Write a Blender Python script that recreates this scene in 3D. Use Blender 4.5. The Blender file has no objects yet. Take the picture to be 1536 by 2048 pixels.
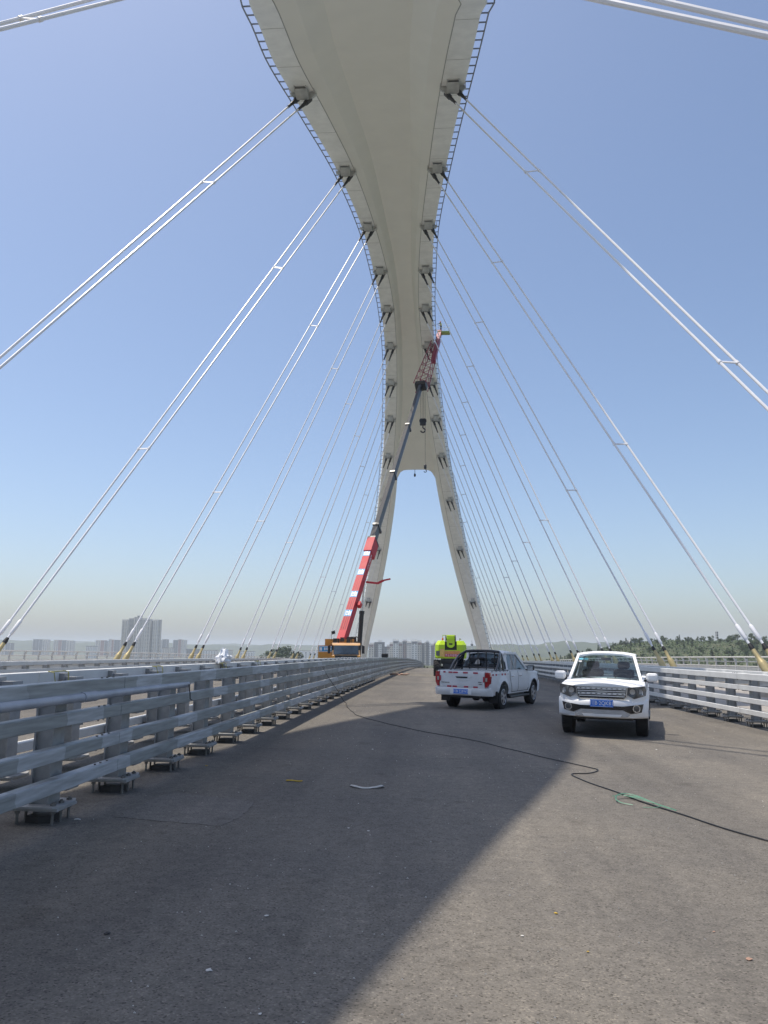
import bpy, bmesh, math, random
import numpy as np
from mathutils import Vector, Matrix, Euler

random.seed(7)
SC = bpy.context.scene
COL = SC.collection

# ------------------------------------------------------------------ camera
EYE = 1.68
def camera_axes(vp=(875., 1300.), f=1540., roll=math.radians(0.45)):
    y = Vector((vp[0] - 768., vp[1] - 1024., f)).normalized()
    z = Vector((0, -y[2], y[1])).normalized()
    xx = y.cross(z)
    z = z * math.cos(roll) + xx * math.sin(roll)
    x = y.cross(z)
    return Matrix((x, y, z))            # rows: world axes in camera space (x right, y down, z forward)
B3 = camera_axes()
cam = bpy.data.cameras.new('camera')
cam.sensor_fit = 'VERTICAL'
cam.sensor_height = 24.0
cam.sensor_width = 18.0
cam.lens = 24.0 * 1540. / 2048.
cam.clip_start = 0.1
cam.clip_end = 20000
cam_ob = bpy.data.objects.new('camera', cam)
COL.objects.link(cam_ob)
r, u, b = B3.col[0], -B3.col[1], -B3.col[2]
cam_ob.matrix_world = Matrix(((r[0], u[0], b[0], 0), (r[1], u[1], b[1], 0), (r[2], u[2], b[2], EYE), (0, 0, 0, 1)))
SC.camera = cam_ob

# ------------------------------------------------------------------ sky, sun, exposure
SUN_DIR = Vector((-0.30, 0.08, 1.0)).normalized()      # towards the sun
SUN_EL = math.asin(SUN_DIR.z)
SUN_AZ = math.atan2(SUN_DIR.x, SUN_DIR.y)
W = bpy.data.worlds.new('World')
SC.world = W
W.use_nodes = True
nt = W.node_tree
nt.nodes.clear()
sky = nt.nodes.new('ShaderNodeTexSky')
sky.sky_type = 'NISHITA'
sky.sun_disc = False
sky.sun_elevation = SUN_EL
sky.sun_rotation = SUN_AZ
sky.altitude = 0
sky.air_density = 0.9
sky.dust_density = 2.0
sky.ozone_density = 2.2
bg = nt.nodes.new('ShaderNodeBackground')
bg.inputs['Strength'].default_value = 0.130
wo = nt.nodes.new('ShaderNodeOutputWorld')
nt.links.new(sky.outputs[0], bg.inputs[0])
nt.links.new(bg.outputs[0], wo.inputs[0])
sun = bpy.data.lights.new('sun', 'SUN')
sun.energy = 3.2
sun.angle = math.radians(0.6)
sun.color = (1.0, 0.92, 0.80)
sun_ob = bpy.data.objects.new('sun', sun)
sun_ob.rotation_euler = SUN_DIR.to_track_quat('Z', 'Y').to_euler()
sun_ob.location = (-40, 40, 160)
COL.objects.link(sun_ob)
SC.view_settings.view_transform = 'Standard'
SC.view_settings.look = 'None'
SC.view_settings.exposure = 0.40
SC.view_settings.gamma = 1.0
SC.view_settings.use_curve_mapping = False
SC.cycles.max_bounces = 8
SC.cycles.transparent_max_bounces = 12
SC.cycles.volume_bounces = 1
SC.cycles.volume_step_rate = 4

# ------------------------------------------------------------------ materials
MATS = {}
def lin(c):
    return tuple((x / 12.92 if x <= 0.04045 else ((x + 0.055) / 1.055) ** 2.4) for x in c)
def mat(name, col, rough=0.6, metal=0.0, var=0.12, scale=3.0, bump=0.0, bscale=40.0, spec=0.5, col2=None, coat=0.0, stretch=(1, 1, 1), detail=5.0, space='Object'):
    """procedural paint / metal / stone: noise mixes two tones, another noise moves roughness and relief"""
    if name in MATS:
        return MATS[name]
    m = bpy.data.materials.new(name)
    m.use_nodes = True
    t = m.node_tree
    n = t.nodes
    p = n['Principled BSDF']
    tc = n.new('ShaderNodeTexCoord')
    mp = n.new('ShaderNodeMapping')
    mp.inputs['Scale'].default_value = stretch
    t.links.new(tc.outputs[space], mp.inputs[0])
    nz = n.new('ShaderNodeTexNoise')
    nz.inputs['Scale'].default_value = scale
    nz.inputs['Detail'].default_value = detail
    nz.inputs['Roughness'].default_value = 0.62
    t.links.new(mp.outputs[0], nz.inputs['Vector'])
    rp = n.new('ShaderNodeValToRGB')
    a = tuple(max(0, x * (1 - var)) for x in col)
    b2 = col2 if col2 else tuple(min(1, x * (1 + var)) for x in col)
    rp.color_ramp.elements[0].position = 0.33
    rp.color_ramp.elements[1].position = 0.67
    rp.color_ramp.elements[0].color = (*a, 1)
    rp.color_ramp.elements[1].color = (*b2, 1)
    t.links.new(nz.outputs['Fac'], rp.inputs[0])
    t.links.new(rp.outputs[0], p.inputs['Base Color'])
    mr = n.new('ShaderNodeMapRange')
    mr.inputs['To Min'].default_value = max(0.02, rough - 0.1)
    mr.inputs['To Max'].default_value = min(1, rough + 0.1)
    t.links.new(nz.outputs['Fac'], mr.inputs[0])
    t.links.new(mr.outputs[0], p.inputs['Roughness'])
    p.inputs['Metallic'].default_value = metal
    p.inputs['Specular IOR Level'].default_value = spec
    if coat:
        p.inputs['Coat Weight'].default_value = coat
        p.inputs['Coat Roughness'].default_value = 0.06
    if bump:
        nb = n.new('ShaderNodeTexNoise')
        nb.inputs['Scale'].default_value = bscale
        nb.inputs['Detail'].default_value = 4
        t.links.new(mp.outputs[0], nb.inputs['Vector'])
        bp = n.new('ShaderNodeBump')
        bp.inputs['Strength'].default_value = bump
        bp.inputs['Distance'].default_value = 0.01
        t.links.new(nb.outputs['Fac'], bp.inputs['Height'])
        t.links.new(bp.outputs[0], p.inputs['Normal'])
    MATS[name] = m
    return m

def asphalt(name, base, warm):
    m = bpy.data.materials.new(name)
    m.use_nodes = True
    t = m.node_tree
    n = t.nodes
    L = t.links.new
    p = n['Principled BSDF']
    tc = n.new('ShaderNodeTexCoord')
    def noise(scale, detail=3, rough=0.6, stretch=None):
        z = n.new('ShaderNodeTexNoise')
        z.inputs['Scale'].default_value = scale
        z.inputs['Detail'].default_value = detail
        z.inputs['Roughness'].default_value = rough
        if stretch:
            mp = n.new('ShaderNodeMapping')
            mp.inputs['Scale'].default_value = stretch
            L(tc.outputs['Object'], mp.inputs[0])
            L(mp.outputs[0], z.inputs['Vector'])
        else:
            L(tc.outputs['Object'], z.inputs['Vector'])
        return z
    def ramp(src, stops):
        rp = n.new('ShaderNodeValToRGB')
        el = rp.color_ramp.elements
        el[0].position, el[0].color = stops[0][0], (*stops[0][1], 1)
        el[1].position, el[1].color = stops[1][0], (*stops[1][1], 1)
        for s in stops[2:]:
            e = el.new(s[0])
            e.color = (*s[1], 1)
        L(src, rp.inputs[0])
        return rp
    def mix(kind, f, a, b_):
        mx = n.new('ShaderNodeMix')
        mx.data_type = 'RGBA'
        mx.blend_type = kind
        if isinstance(f, (int, float)):
            mx.inputs[0].default_value = f
        else:
            L(f, mx.inputs[0])
        L(a, mx.inputs[6])
        L(b_, mx.inputs[7])
        return mx
    big = noise(0.35, 5, 0.6)
    c0 = ramp(big.outputs['Fac'], [(0.3, tuple(x * 0.86 for x in base)), (0.72, warm)])
    lanes = noise(0.9, 4, 0.6, (1.6, 0.12, 1))
    c1 = ramp(lanes.outputs['Fac'], [(0.3, (0.84, 0.84, 0.85)), (0.7, (1.12, 1.11, 1.09))])
    m1 = mix('MULTIPLY', 1.0, c0.outputs[0], c1.outputs[0])
    vor = n.new('ShaderNodeTexVoronoi')
    vor.inputs['Scale'].default_value = 95
    L(tc.outputs['Object'], vor.inputs['Vector'])
    st = n.new('ShaderNodeSeparateColor')
    L(vor.outputs['Color'], st.inputs[0])
    c2 = ramp(st.outputs[0], [(0.0, (0.42, 0.41, 0.40)), (0.13, (0.86, 0.86, 0.86)), (0.75, (1.05, 1.05, 1.05)), (0.94, (1.22, 1.21, 1.18)), (1.0, (1.5, 1.47, 1.42))])
    m2 = mix('MULTIPLY', 1.0, m1.outputs[2], c2.outputs[0])
    mid = noise(9, 6, 0.75)
    c3 = ramp(mid.outputs['Fac'], [(0.3, (0.8, 0.8, 0.8)), (0.7, (1.2, 1.2, 1.2))])
    m3 = mix('MULTIPLY', 1.0, m2.outputs[2], c3.outputs[0])
    blot = noise(1.7, 3, 0.5)
    c4 = ramp(blot.outputs['Fac'], [(0.62, (1, 1, 1)), (0.72, (0.8, 0.79, 0.78))])
    m4 = mix('MULTIPLY', 1.0, m3.outputs[2], c4.outputs[0])
    # faint wheel tracks and spilled dark stains along the lane
    trk = noise(1.0, 2, 0.5, (0.55, 0.015, 1))
    c5 = ramp(trk.outputs['Fac'], [(0.42, (1.06, 1.05, 1.04)), (0.56, (0.86, 0.86, 0.87))])
    m5 = mix('MULTIPLY', 0.8, m4.outputs[2], c5.outputs[0])
    sp = noise(0.8, 7, 0.7)
    c6 = ramp(sp.outputs['Fac'], [(0.24, (0.62, 0.61, 0.60)), (0.33, (1, 1, 1)), (0.66, (1, 1, 1)), (0.78, (1.2, 1.17, 1.1))])
    m6 = mix('MULTIPLY', 1.0, m5.outputs[2], c6.outputs[0])
    L(m6.outputs[2], p.inputs['Base Color'])
    p.inputs['Roughness'].default_value = 0.88
    p.inputs['Specular IOR Level'].default_value = 0.3
    fine = noise(110, 4, 0.7)
    ad = n.new('ShaderNodeMath')
    ad.operation = 'ADD'
    L(fine.outputs['Fac'], ad.inputs[0])
    L(st.outputs[0], ad.inputs[1])
    bp = n.new('ShaderNodeBump')
    bp.inputs['Strength'].default_value = 0.55
    bp.inputs['Distance'].default_value = 0.012
    L(ad.outputs[0], bp.inputs['Height'])
    L(bp.outputs[0], p.inputs['Normal'])
    MATS[name] = m
    return m

def galvanized(name, dark, light):
    """grey rail paint with whole patches of paler primer and streaks along the length"""
    m = bpy.data.materials.new(name)
    m.use_nodes = True
    t = m.node_tree
    n = t.nodes
    L = t.links.new
    p = n['Principled BSDF']
    ge = n.new('ShaderNodeNewGeometry')
    tc = n.new('ShaderNodeTexCoord')
    mp = n.new('ShaderNodeMapping')
    mp.inputs['Scale'].default_value = (2.0, 1.25, 3.3)
    L(ge.outputs['Position'], mp.inputs[0])
    wob = n.new('ShaderNodeTexNoise')
    wob.inputs['Scale'].default_value = 7
    wob.inputs['Detail'].default_value = 4
    L(ge.outputs['Position'], wob.inputs['Vector'])
    ad = n.new('ShaderNodeMix')
    ad.data_type = 'RGBA'
    ad.blend_type = 'LINEAR_LIGHT'
    ad.inputs[0].default_value = 0.09
    L(mp.outputs[0], ad.inputs[6])
    L(wob.outputs['Color'], ad.inputs[7])
    fl = n.new('ShaderNodeVectorMath')
    fl.operation = 'FLOOR'
    L(ad.outputs[2], fl.inputs[0])
    wn = n.new('ShaderNodeTexWhiteNoise')
    wn.noise_dimensions = '3D'
    L(fl.outputs[0], wn.inputs['Vector'])
    rp = n.new('ShaderNodeValToRGB')
    el = rp.color_ramp.elements
    el[0].position, el[0].color = 0.60, (*dark, 1)
    el[1].position, el[1].color = 0.66, (*light, 1)
    rp.color_ramp.interpolation = 'LINEAR'
    L(wn.outputs['Value'], rp.inputs[0])
    st = n.new('ShaderNodeTexNoise')
    st.inputs['Scale'].default_value = 3
    st.inputs['Detail'].default_value = 6
    mp2 = n.new('ShaderNodeMapping')
    mp2.inputs['Scale'].default_value = (3, 0.7, 9)
    L(ge.outputs['Position'], mp2.inputs[0])
    L(mp2.outputs[0], st.inputs['Vector'])
    r2 = n.new('ShaderNodeValToRGB')
    r2.color_ramp.elements[0].position = 0.3
    r2.color_ramp.elements[1].position = 0.7
    r2.color_ramp.elements[0].color = (0.72, 0.72, 0.70, 1)
    r2.color_ramp.elements[1].color = (1.18, 1.18, 1.18, 1)
    L(st.outputs['Fac'], r2.inputs[0])
    mx = n.new('ShaderNodeMix')
    mx.data_type = 'RGBA'
    mx.blend_type = 'MULTIPLY'
    mx.inputs[0].default_value = 1
    L(rp.outputs[0], mx.inputs[6])
    L(r2.outputs[0], mx.inputs[7])
    L(mx.outputs[2], p.inputs['Base Color'])
    p.inputs['Roughness'].default_value = 0.5
    p.inputs['Metallic'].default_value = 0.15
    MATS[name] = m
    return m

def glass(name, tint, alpha=0.55, rough=0.03):
    m = bpy.data.materials.new(name)
    m.use_nodes = True
    t = m.node_tree
    n = t.nodes
    L = t.links.new
    n.clear()
    out = n.new('ShaderNodeOutputMaterial')
    tr = n.new('ShaderNodeBsdfTransparent')
    tr.inputs[0].default_value = (*tint, 1)
    gl = n.new('ShaderNodeBsdfGlossy')
    gl.inputs['Roughness'].default_value = rough
    gl.inputs['Color'].default_value = (0.9, 0.95, 1, 1)
    fr = n.new('ShaderNodeFresnel')
    fr.inputs['IOR'].default_value = 1.5
    nz = n.new('ShaderNodeTexNoise')
    nz.inputs['Scale'].default_value = 6
    df = n.new('ShaderNodeBsdfDiffuse')
    df.inputs['Color'].default_value = (0.25, 0.25, 0.24, 1)
    mr = n.new('ShaderNodeMapRange')
    mr.inputs['From Min'].default_value = 0.4
    mr.inputs['From Max'].default_value = 0.8
    mr.inputs['To Max'].default_value = alpha
    L(nz.outputs['Fac'], mr.inputs[0])
    m1 = n.new('ShaderNodeMixShader')
    L(mr.outputs[0], m1.inputs[0])
    L(tr.outputs[0], m1.inputs[1])
    L(df.outputs[0], m1.inputs[2])
    m2 = n.new('ShaderNodeMixShader')
    L(fr.outputs[0], m2.inputs[0])
    L(m1.outputs[0], m2.inputs[1])
    L(gl.outputs[0], m2.inputs[2])
    L(m2.outputs[0], out.inputs[0])
    MATS[name] = m
    return m

# ------------------------------------------------------------------ object helpers
def tag(o, label=None, cat=None, group=None, kind=None):
    if label: o['label'] = label
    if cat: o['category'] = cat
    if group: o['group'] = group
    if kind: o['kind'] = kind
    return o
def empty(name, loc=(0, 0, 0), rz=0.0, rot=None):
    o = bpy.data.objects.new(name, None)
    o.empty_display_size = 0.3
    o.location = loc
    o.rotation_euler = rot if rot else (0, 0, rz)
    COL.objects.link(o)
    return o
def thing(name, label, cat, loc=(0, 0, 0), rz=0.0, group=None, rot=None):
    return tag(empty(name, loc, rz, rot), label, cat, group)

class MB:
    """collects shapes into one mesh; shapes are given in the space of the thing (or of the world with off)"""
    def __init__(self, off=(0, 0, 0)):
        self.v, self.f, self.m, self.s = [], [], [], []
        self.off = Vector(off)
        self.mi = 0
    def add(self, verts, faces, smooth=False):
        k = len(self.v)
        self.v += [tuple(Vector(p) - self.off) for p in verts]
        self.f += [tuple(i + k for i in f) for f in faces]
        self.m += [self.mi] * len(faces)
        self.s += [smooth] * len(faces)
        return self
    def frame_box(self, c, ax, ay, az):
        c, ax, ay, az = Vector(c), Vector(ax), Vector(ay), Vector(az)
        vs = [c + sx * ax + sy * ay + sz * az for sz in (-1, 1) for sy in (-1, 1) for sx in (-1, 1)]
        return self.add(vs, [(0, 2, 3, 1), (4, 5, 7, 6), (0, 1, 5, 4), (2, 6, 7, 3), (0, 4, 6, 2), (1, 3, 7, 5)])
    def box(self, x0, x1, y0, y1, z0, z1):
        return self.frame_box(((x0 + x1) / 2, (y0 + y1) / 2, (z0 + z1) / 2), ((x1 - x0) / 2, 0, 0), (0, (y1 - y0) / 2, 0), (0, 0, (z1 - z0) / 2))
    def bbox(self, x0, x1, y0, y1, z0, z1, r=0.02):
        """box with chamfered edges"""
        cx, cy, cz = (x0 + x1) / 2, (y0 + y1) / 2, (z0 + z1) / 2
        hx, hy, hz = (x1 - x0) / 2, (y1 - y0) / 2, (z1 - z0) / 2
        r = min(r, hx * .9, hy * .9, hz * .9)
        bm = bmesh.new()
        bmesh.ops.create_cube(bm, size=2)
        for q in bm.verts:
            q.co = Vector((q.co.x * hx + cx, q.co.y * hy + cy, q.co.z * hz + cz))
        bmesh.ops.bevel(bm, geom=list(bm.edges), offset=r, segments=2, affect='EDGES', profile=0.5)
        bm.verts.ensure_lookup_table()
        self.add([q.co.copy() for q in bm.verts], [tuple(x.index for x in f.verts) for f in bm.faces])
        bm.free()
        return self
    def beam(self, p0, p1, w, h, up=(0, 0, 1)):
        p0, p1 = Vector(p0), Vector(p1)
        d = (p1 - p0)
        L_ = d.length
        d.normalize()
        up = Vector(up)
        s = d.cross(up)
        if s.length < 1e-4:
            s = d.cross(Vector((1, 0, 0)))
        s.normalize()
        up = s.cross(d)
        return self.frame_box((p0 + p1) / 2, s * w / 2, d * L_ / 2, up * h / 2)
    def cyl(self, p0, p1, r0, r1=None, n=12, caps=True, smooth=True):
        r1 = r0 if r1 is None else r1
        p0, p1 = Vector(p0), Vector(p1)
        d = (p1 - p0).normalized()
        a = d.orthogonal().normalized()
        b_ = d.cross(a)
        vs = []
        for p, r_ in ((p0, r0), (p1, r1)):
            for i in range(n):
                t = 2 * math.pi * i / n
                vs.append(p + (a * math.cos(t) + b_ * math.sin(t)) * r_)
        fs = [(i, (i + 1) % n, n + (i + 1) % n, n + i) for i in range(n)]
        self.add(vs, fs, smooth)
        if caps:
            self.add(vs, [tuple(range(n - 1, -1, -1)), tuple(range(n, 2 * n))])
        return self
    def lathe(self, p0, d, prof, n=16, smooth=True):
        """prof: list of (distance along d, radius)"""
        p0, d = Vector(p0), Vector(d).normalized()
        a = d.orthogonal().normalized()
        b_ = d.cross(a)
        vs = []
        for s_, r_ in prof:
            for i in range(n):
                t = 2 * math.pi * i / n
                vs.append(p0 + d * s_ + (a * math.cos(t) + b_ * math.sin(t)) * r_)
        fs = []
        for j in range(len(prof) - 1):
            for i in range(n):
                fs.append((j * n + i, j * n + (i + 1) % n, (j + 1) * n + (i + 1) % n, (j + 1) * n + i))
        self.add(vs, fs, smooth)
        self.add(vs, [tuple(range(n - 1, -1, -1)), tuple(range((len(prof) - 1) * n, len(prof) * n))])
        return self
    def tube(self, pts, r_, n=6, smooth=True):
        pts = [Vector(p) for p in pts]
        vs, fs = [], []
        up = Vector((0, 0, 1))
        N = len(pts)
        for k, p in enumerate(pts):
            d = (pts[min(k + 1, N - 1)] - pts[max(k - 1, 0)]).normalized()
            a = d.cross(up)
            if a.length < 1e-3:
                a = d.cross(Vector((1, 0, 0)))
            a.normalize()
            b_ = a.cross(d)
            for i in range(n):
                t = 2 * math.pi * i / n
                vs.append(p + (a * math.cos(t) + b_ * math.sin(t)) * r_)
        for k in range(N - 1):
            for i in range(n):
                fs.append((k * n + i, k * n + (i + 1) % n, (k + 1) * n + (i + 1) % n, (k + 1) * n + i))
        self.add(vs, fs, smooth)
        self.add(vs, [tuple(range(n - 1, -1, -1)), tuple(range((N - 1) * n, N * n))])
        return self
    def prism(self, poly, d):
        """planar polygon (3-D points) pushed along vector d"""
        poly = [Vector(p) for p in poly]
        d = Vector(d)
        n = len(poly)
        vs = poly + [p + d for p in poly]
        fs = [tuple(range(n - 1, -1, -1)), tuple(range(n, 2 * n))]
        fs += [(i, (i + 1) % n, n + (i + 1) % n, n + i) for i in range(n)]
        return self.add(vs, fs)
    def grid(self, rows, smooth=True, close=False):
        n = len(rows[0])
        vs = [p for r_ in rows for p in r_]
        fs = []
        for j in range(len(rows) - 1):
            for i in range(n if close else n - 1):
                i2 = (i + 1) % n
                fs.append((j * n + i, j * n + i2, (j + 1) * n + i2, (j + 1) * n + i))
        return self.add(vs, fs, smooth)
    def mesh(self, name, mats, angle=35):
        me = bpy.data.meshes.new(name)
        me.from_pydata(self.v, [], self.f)
        if not isinstance(mats, (list, tuple)):
            mats = [mats]
        for m_ in mats:
            me.materials.append(m_)
        me.polygons.foreach_set('material_index', self.m)
        me.polygons.foreach_set('use_smooth', self.s)
        bm = bmesh.new()
        bm.from_mesh(me)
        bmesh.ops.remove_doubles(bm, verts=bm.verts, dist=1e-5)
        bmesh.ops.recalc_face_normals(bm, faces=bm.faces)
        bm.to_mesh(me)
        bm.free()
        if any(self.s):
            me.set_sharp_from_angle(angle=math.radians(angle))
        me.update()
        return me
    def build(self, name, mats, parent=None, angle=35):
        o = bpy.data.objects.new(name, self.mesh(name, mats, angle))
        COL.objects.link(o)
        if parent:
            o.parent = parent
        return o

def inst(name, me, loc=(0, 0, 0), rot=(0, 0, 0), parent=None, scale=None):
    o = bpy.data.objects.new(name, me)
    o.location = loc
    o.rotation_euler = rot
    if scale: o.scale = scale
    if parent: o.parent = parent
    COL.objects.link(o)
    return o

def copy_tree(o, parent=None):
    c = o.copy()
    COL.objects.link(c)
    c.parent = parent
    for ch in list(o.children):
        copy_tree(ch, c)
    return c

def pchip(xs, ys):
    """smooth interpolation without overshoot"""
    xs, ys = list(xs), list(ys)
    n = len(xs)
    d = [(ys[i + 1] - ys[i]) / (xs[i + 1] - xs[i]) for i in range(n - 1)]
    m_ = [d[0]] + [0.0] * (n - 2) + [d[-1]]
    for i in range(1, n - 1):
        if d[i - 1] * d[i] > 0:
            h0, h1 = xs[i] - xs[i - 1], xs[i + 1] - xs[i]
            w1, w2 = 2 * h1 + h0, h1 + 2 * h0
            m_[i] = (w1 + w2) / (w1 / d[i - 1] + w2 / d[i])
    def f(x):
        if x <= xs[0]: return ys[0] + (x - xs[0]) * m_[0]
        if x >= xs[-1]: return ys[-1] + (x - xs[-1]) * m_[-1]
        i = max(k for k in range(n - 1) if xs[k] <= x)
        h = xs[i + 1] - xs[i]
        t = (x - xs[i]) / h
        return (ys[i] * (1 + 2 * t) * (1 - t) ** 2 + m_[i] * h * t * (1 - t) ** 2
                + ys[i + 1] * t * t * (3 - 2 * t) + m_[i + 1] * h * t * t * (t - 1))
    return f

def text_mesh(s, size, m_, name, parent, loc, rot, ext=0.002, sx=1.0, align='CENTER'):
    cu = bpy.data.curves.new(name, 'FONT')
    cu.body = s
    cu.size = size
    cu.align_x = align
    cu.align_y = 'CENTER'
    cu.extrude = ext
    cu.resolution_u = 2
    tmp = bpy.data.objects.new(name + '_tmp', cu)
    COL.objects.link(tmp)
    dg = bpy.context.evaluated_depsgraph_get()
    me = bpy.data.meshes.new_from_object(tmp.evaluated_get(dg))
    bpy.data.objects.remove(tmp)
    bpy.data.curves.remove(cu)
    me.name = name
    me.materials.clear()
    me.materials.append(m_)
    o = inst(name, me, loc, rot, parent, (sx, 1, 1))
    return o

# ------------------------------------------------------------------ palette
M_ASPH = asphalt('asphalt', (0.168, 0.157, 0.142), (0.206, 0.188, 0.160))
M_ASPH2 = asphalt('asphalt_patch', (0.19, 0.180, 0.168), (0.222, 0.205, 0.182))
M_CONC = mat('deck_concrete', (0.34, 0.31, 0.27), 0.85, var=0.2, scale=1.2, bump=0.3, bscale=60)
M_ARCH = mat('arch_paint', (0.80, 0.785, 0.715), 0.5, var=0.03, scale=0.35, detail=6, bump=0.08, bscale=1.5)
M_ARCHP = mat('arch_plate_paint', (0.84, 0.835, 0.80), 0.45, var=0.08, scale=0.9, detail=8, bump=0.10, bscale=2.2, stretch=(1, 1, 1))
M_SEAM = mat('seam_grey', (0.36, 0.355, 0.335), 0.7)
M_ANCH = mat('anchor_box_paint', (0.50, 0.50, 0.48), 0.55, var=0.15, scale=2.0)
M_DARK = mat('dark_steel', (0.035, 0.033, 0.032), 0.5, var=0.3, scale=5)
M_LADDER = mat('ladder_paint', (0.20, 0.21, 0.25), 0.5, var=0.2, scale=2)
M_CABLE = mat('cable_sheath_white', (0.82, 0.82, 0.84), 0.3, var=0.04, scale=1.0, spec=0.5)
M_GOLD = mat('gold_socket', (0.50, 0.41, 0.21), 0.4, metal=0.25, var=0.12, scale=3)
M_RUBBER = mat('black_rubber', (0.015, 0.015, 0.016), 0.55, var=0.2, scale=8)
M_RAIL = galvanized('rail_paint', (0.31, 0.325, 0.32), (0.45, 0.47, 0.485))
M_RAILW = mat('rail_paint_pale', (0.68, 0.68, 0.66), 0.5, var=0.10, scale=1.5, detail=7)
M_POST = mat('post_paint', (0.31, 0.32, 0.325), 0.6, var=0.2, scale=4, detail=7, col2=(0.41, 0.41, 0.405))
M_BOLT = mat('bolt_steel', (0.17, 0.165, 0.155), 0.55, metal=0.4, var=0.3, scale=20)
M_PARAPET = mat('parapet_paint', (0.60, 0.59, 0.57), 0.5, var=0.08, scale=1.0)
# ------------------------------------------------------------------ bridge deck
XC = -4.1
RV = 6500.0
def road_z(x, y):
    return 0.0615 - y * abs(y) / (2 * RV) * (1 if y > 0 else 0) - 0.015 * abs(x - XC)
DECK_Y0, DECK_Y1 = -40.0, 330.0
def sheet(name, x0, x1, m_, dz=0.0, nx=8, ny=75, y0=DECK_Y0, y1=DECK_Y1):
    mb = MB()
    rows = []
    for j in range(ny + 1):
        y = y0 + (y1 - y0) * j / ny
        rows.append([(x0 + (x1 - x0) * i / nx, y, road_z(x0 + (x1 - x0) * i / nx, y) + dz) for i in range(nx + 1)])
    mb.grid(rows)
    return mb.build(name, m_)
tag(sheet('road', XC, 10.2, M_ASPH), 'dark asphalt carriageway the vehicles stand on', kind='structure')
tag(sheet('opposite_carriageway', -18.4, XC, M_ASPH), 'asphalt carriageway beyond the central guardrail', kind='structure')
tag(sheet('side_lane', 10.2, 22.2, M_CONC, 0.0), 'pale concrete lane behind the outer guardrail', kind='structure')
tag(sheet('side_lane', -30.4, -18.4, M_CONC, 0.0), 'pale concrete lane on the far side of the bridge', kind='structure')
# the girder under the deck, so that the bridge has a body from any side
mb = MB()
rows = []
for j in range(60):
    y = DECK_Y0 + (DECK_Y1 - DECK_Y0) * j / 59
    rows.append([(x, y, road_z(x, y) + dz) for x, dz in ((-30.4, -0.02), (-30.6, -0.9), (-22, -2.6), (13.8, -2.6), (22.4, -0.9), (22.2, -0.02))])
mb.grid(rows, smooth=False)
tag(mb.build('bridge_girder', M_CONC), 'concrete girder carrying the bridge deck', kind='structure')
# a pale square of newer asphalt by the guardrail
mb = MB()
_R = random.Random(9)
pp = []
_c = [(-3.15, 7.75), (-2.05, 7.55), (-1.95, 8.0), (-2.0, 8.75), (-2.6, 8.95), (-3.1, 9.15)]
for _i in range(6):
    _a, _b = _c[_i], _c[(_i + 1) % 6]
    for _k in range(14):
        pp.append((_a[0] + (_b[0] - _a[0]) * _k / 14 + _R.gauss(0, 0.012), _a[1] + (_b[1] - _a[1]) * _k / 14 + _R.gauss(0, 0.012)))
mb.prism([(x, y, road_z(x, y) - 0.001) for x, y in pp], (0, 0, 0.0045))
tag(mb.build('road_patch', M_ASPH2), 'pale patch of newer asphalt beside the guardrail', kind='structure')

# ------------------------------------------------------------------ arch
# distance, height above eye, centre, half widths of outer edge, crease and inner soffit
ST = [(-4.5, -3.5, -4.6, 1.0, 0.6, 0.3), (-1.5, 3.0, -5.2, 1.2, 0.8, 0.5), (1.5, 6.2, -5.9, 1.45, 1.0, 0.6), (4.6, 8.8, -6.3, 1.7, 1.15, 0.7), (9, 13.0, -6.8, 2.0, 1.4, 0.9), (17, 20.6, -7.4, 2.4, 1.75, 1.1),  # unseen near end, bent and narrowed to place its shadow on the road
      (25, 27.4, -7.7, 2.1, 1.5, 1.0), (30.5, 31.5, -7.2, 2.5, 1.9, 1.2), (34, 33.9, -5.2, 4.6, 3.7, 2.0), (36.4, 35.0, -3.75, 6.45, 5.05, 2.6), (39, 36.2, -3.85, 6.5, 5.05, 2.62), (45, 38.6, -4.15, 6.55, 4.9, 2.5), (54.8, 41.8, -4.2, 5.97, 4.25, 2.2), (66, 44.4, -4.1, 5.0, 3.4, 1.8),
      (78.3, 45.9, -4.1, 3.99, 2.52, 1.41), (88.8, 46.6, -4.1, 3.68, 2.0, 1.05), (100.2, 46.6, -4.1, 3.5, 1.75, 0.98), (113.7, 44.9, -4.1, 3.80, 2.05, 1.21),
      (127, 41.2, -4.1, 4.71, 2.75, 1.76), (140.9, 36.4, -4.1, 5.95, 3.97, 2.97), (158.6, 29.7, -4.1, 8.22, 5.8, 4.64), (174.1, 20.5, -4.1, 10.95, 8.5, 7.23),
      (186, 9.2, -3.95, 14.1, 11.95, 10.6), (192, 1.5, -3.8, 16.2, 14.25, 13.0), (196.5, -5.6, -3.7, 17.9, 16.0, 14.8)]
# path parameter = cumulative length so that steep ends sample evenly
_s = [0.0]
for a, b_ in zip(ST[:-1], ST[1:]):
    _s.append(_s[-1] + math.hypot(b_[0] - a[0], b_[1] - a[1]))
def smooth_interp(xs, ys):
    n = len(xs)
    m_ = []
    for i in range(n):
        a, c = max(i - 1, 0), min(i + 1, n - 1)
        m_.append((ys[c] - ys[a]) / (xs[c] - xs[a]))
    def f(x):
        i = min(max([k for k in range(n) if xs[k] <= x] or [0]), n - 2)
        h = xs[i + 1] - xs[i]
        t = (x - xs[i]) / h
        return (ys[i] * (1 + 2 * t) * (1 - t) ** 2 + m_[i] * h * t * (1 - t) ** 2 + ys[i + 1] * t * t * (3 - 2 * t) + m_[i + 1] * h * t * t * (t - 1))
    return f
AF = [smooth_interp(_s, [q[k] for q in ST]) for k in range(6)]
ASMAX = _s[-1]
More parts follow.
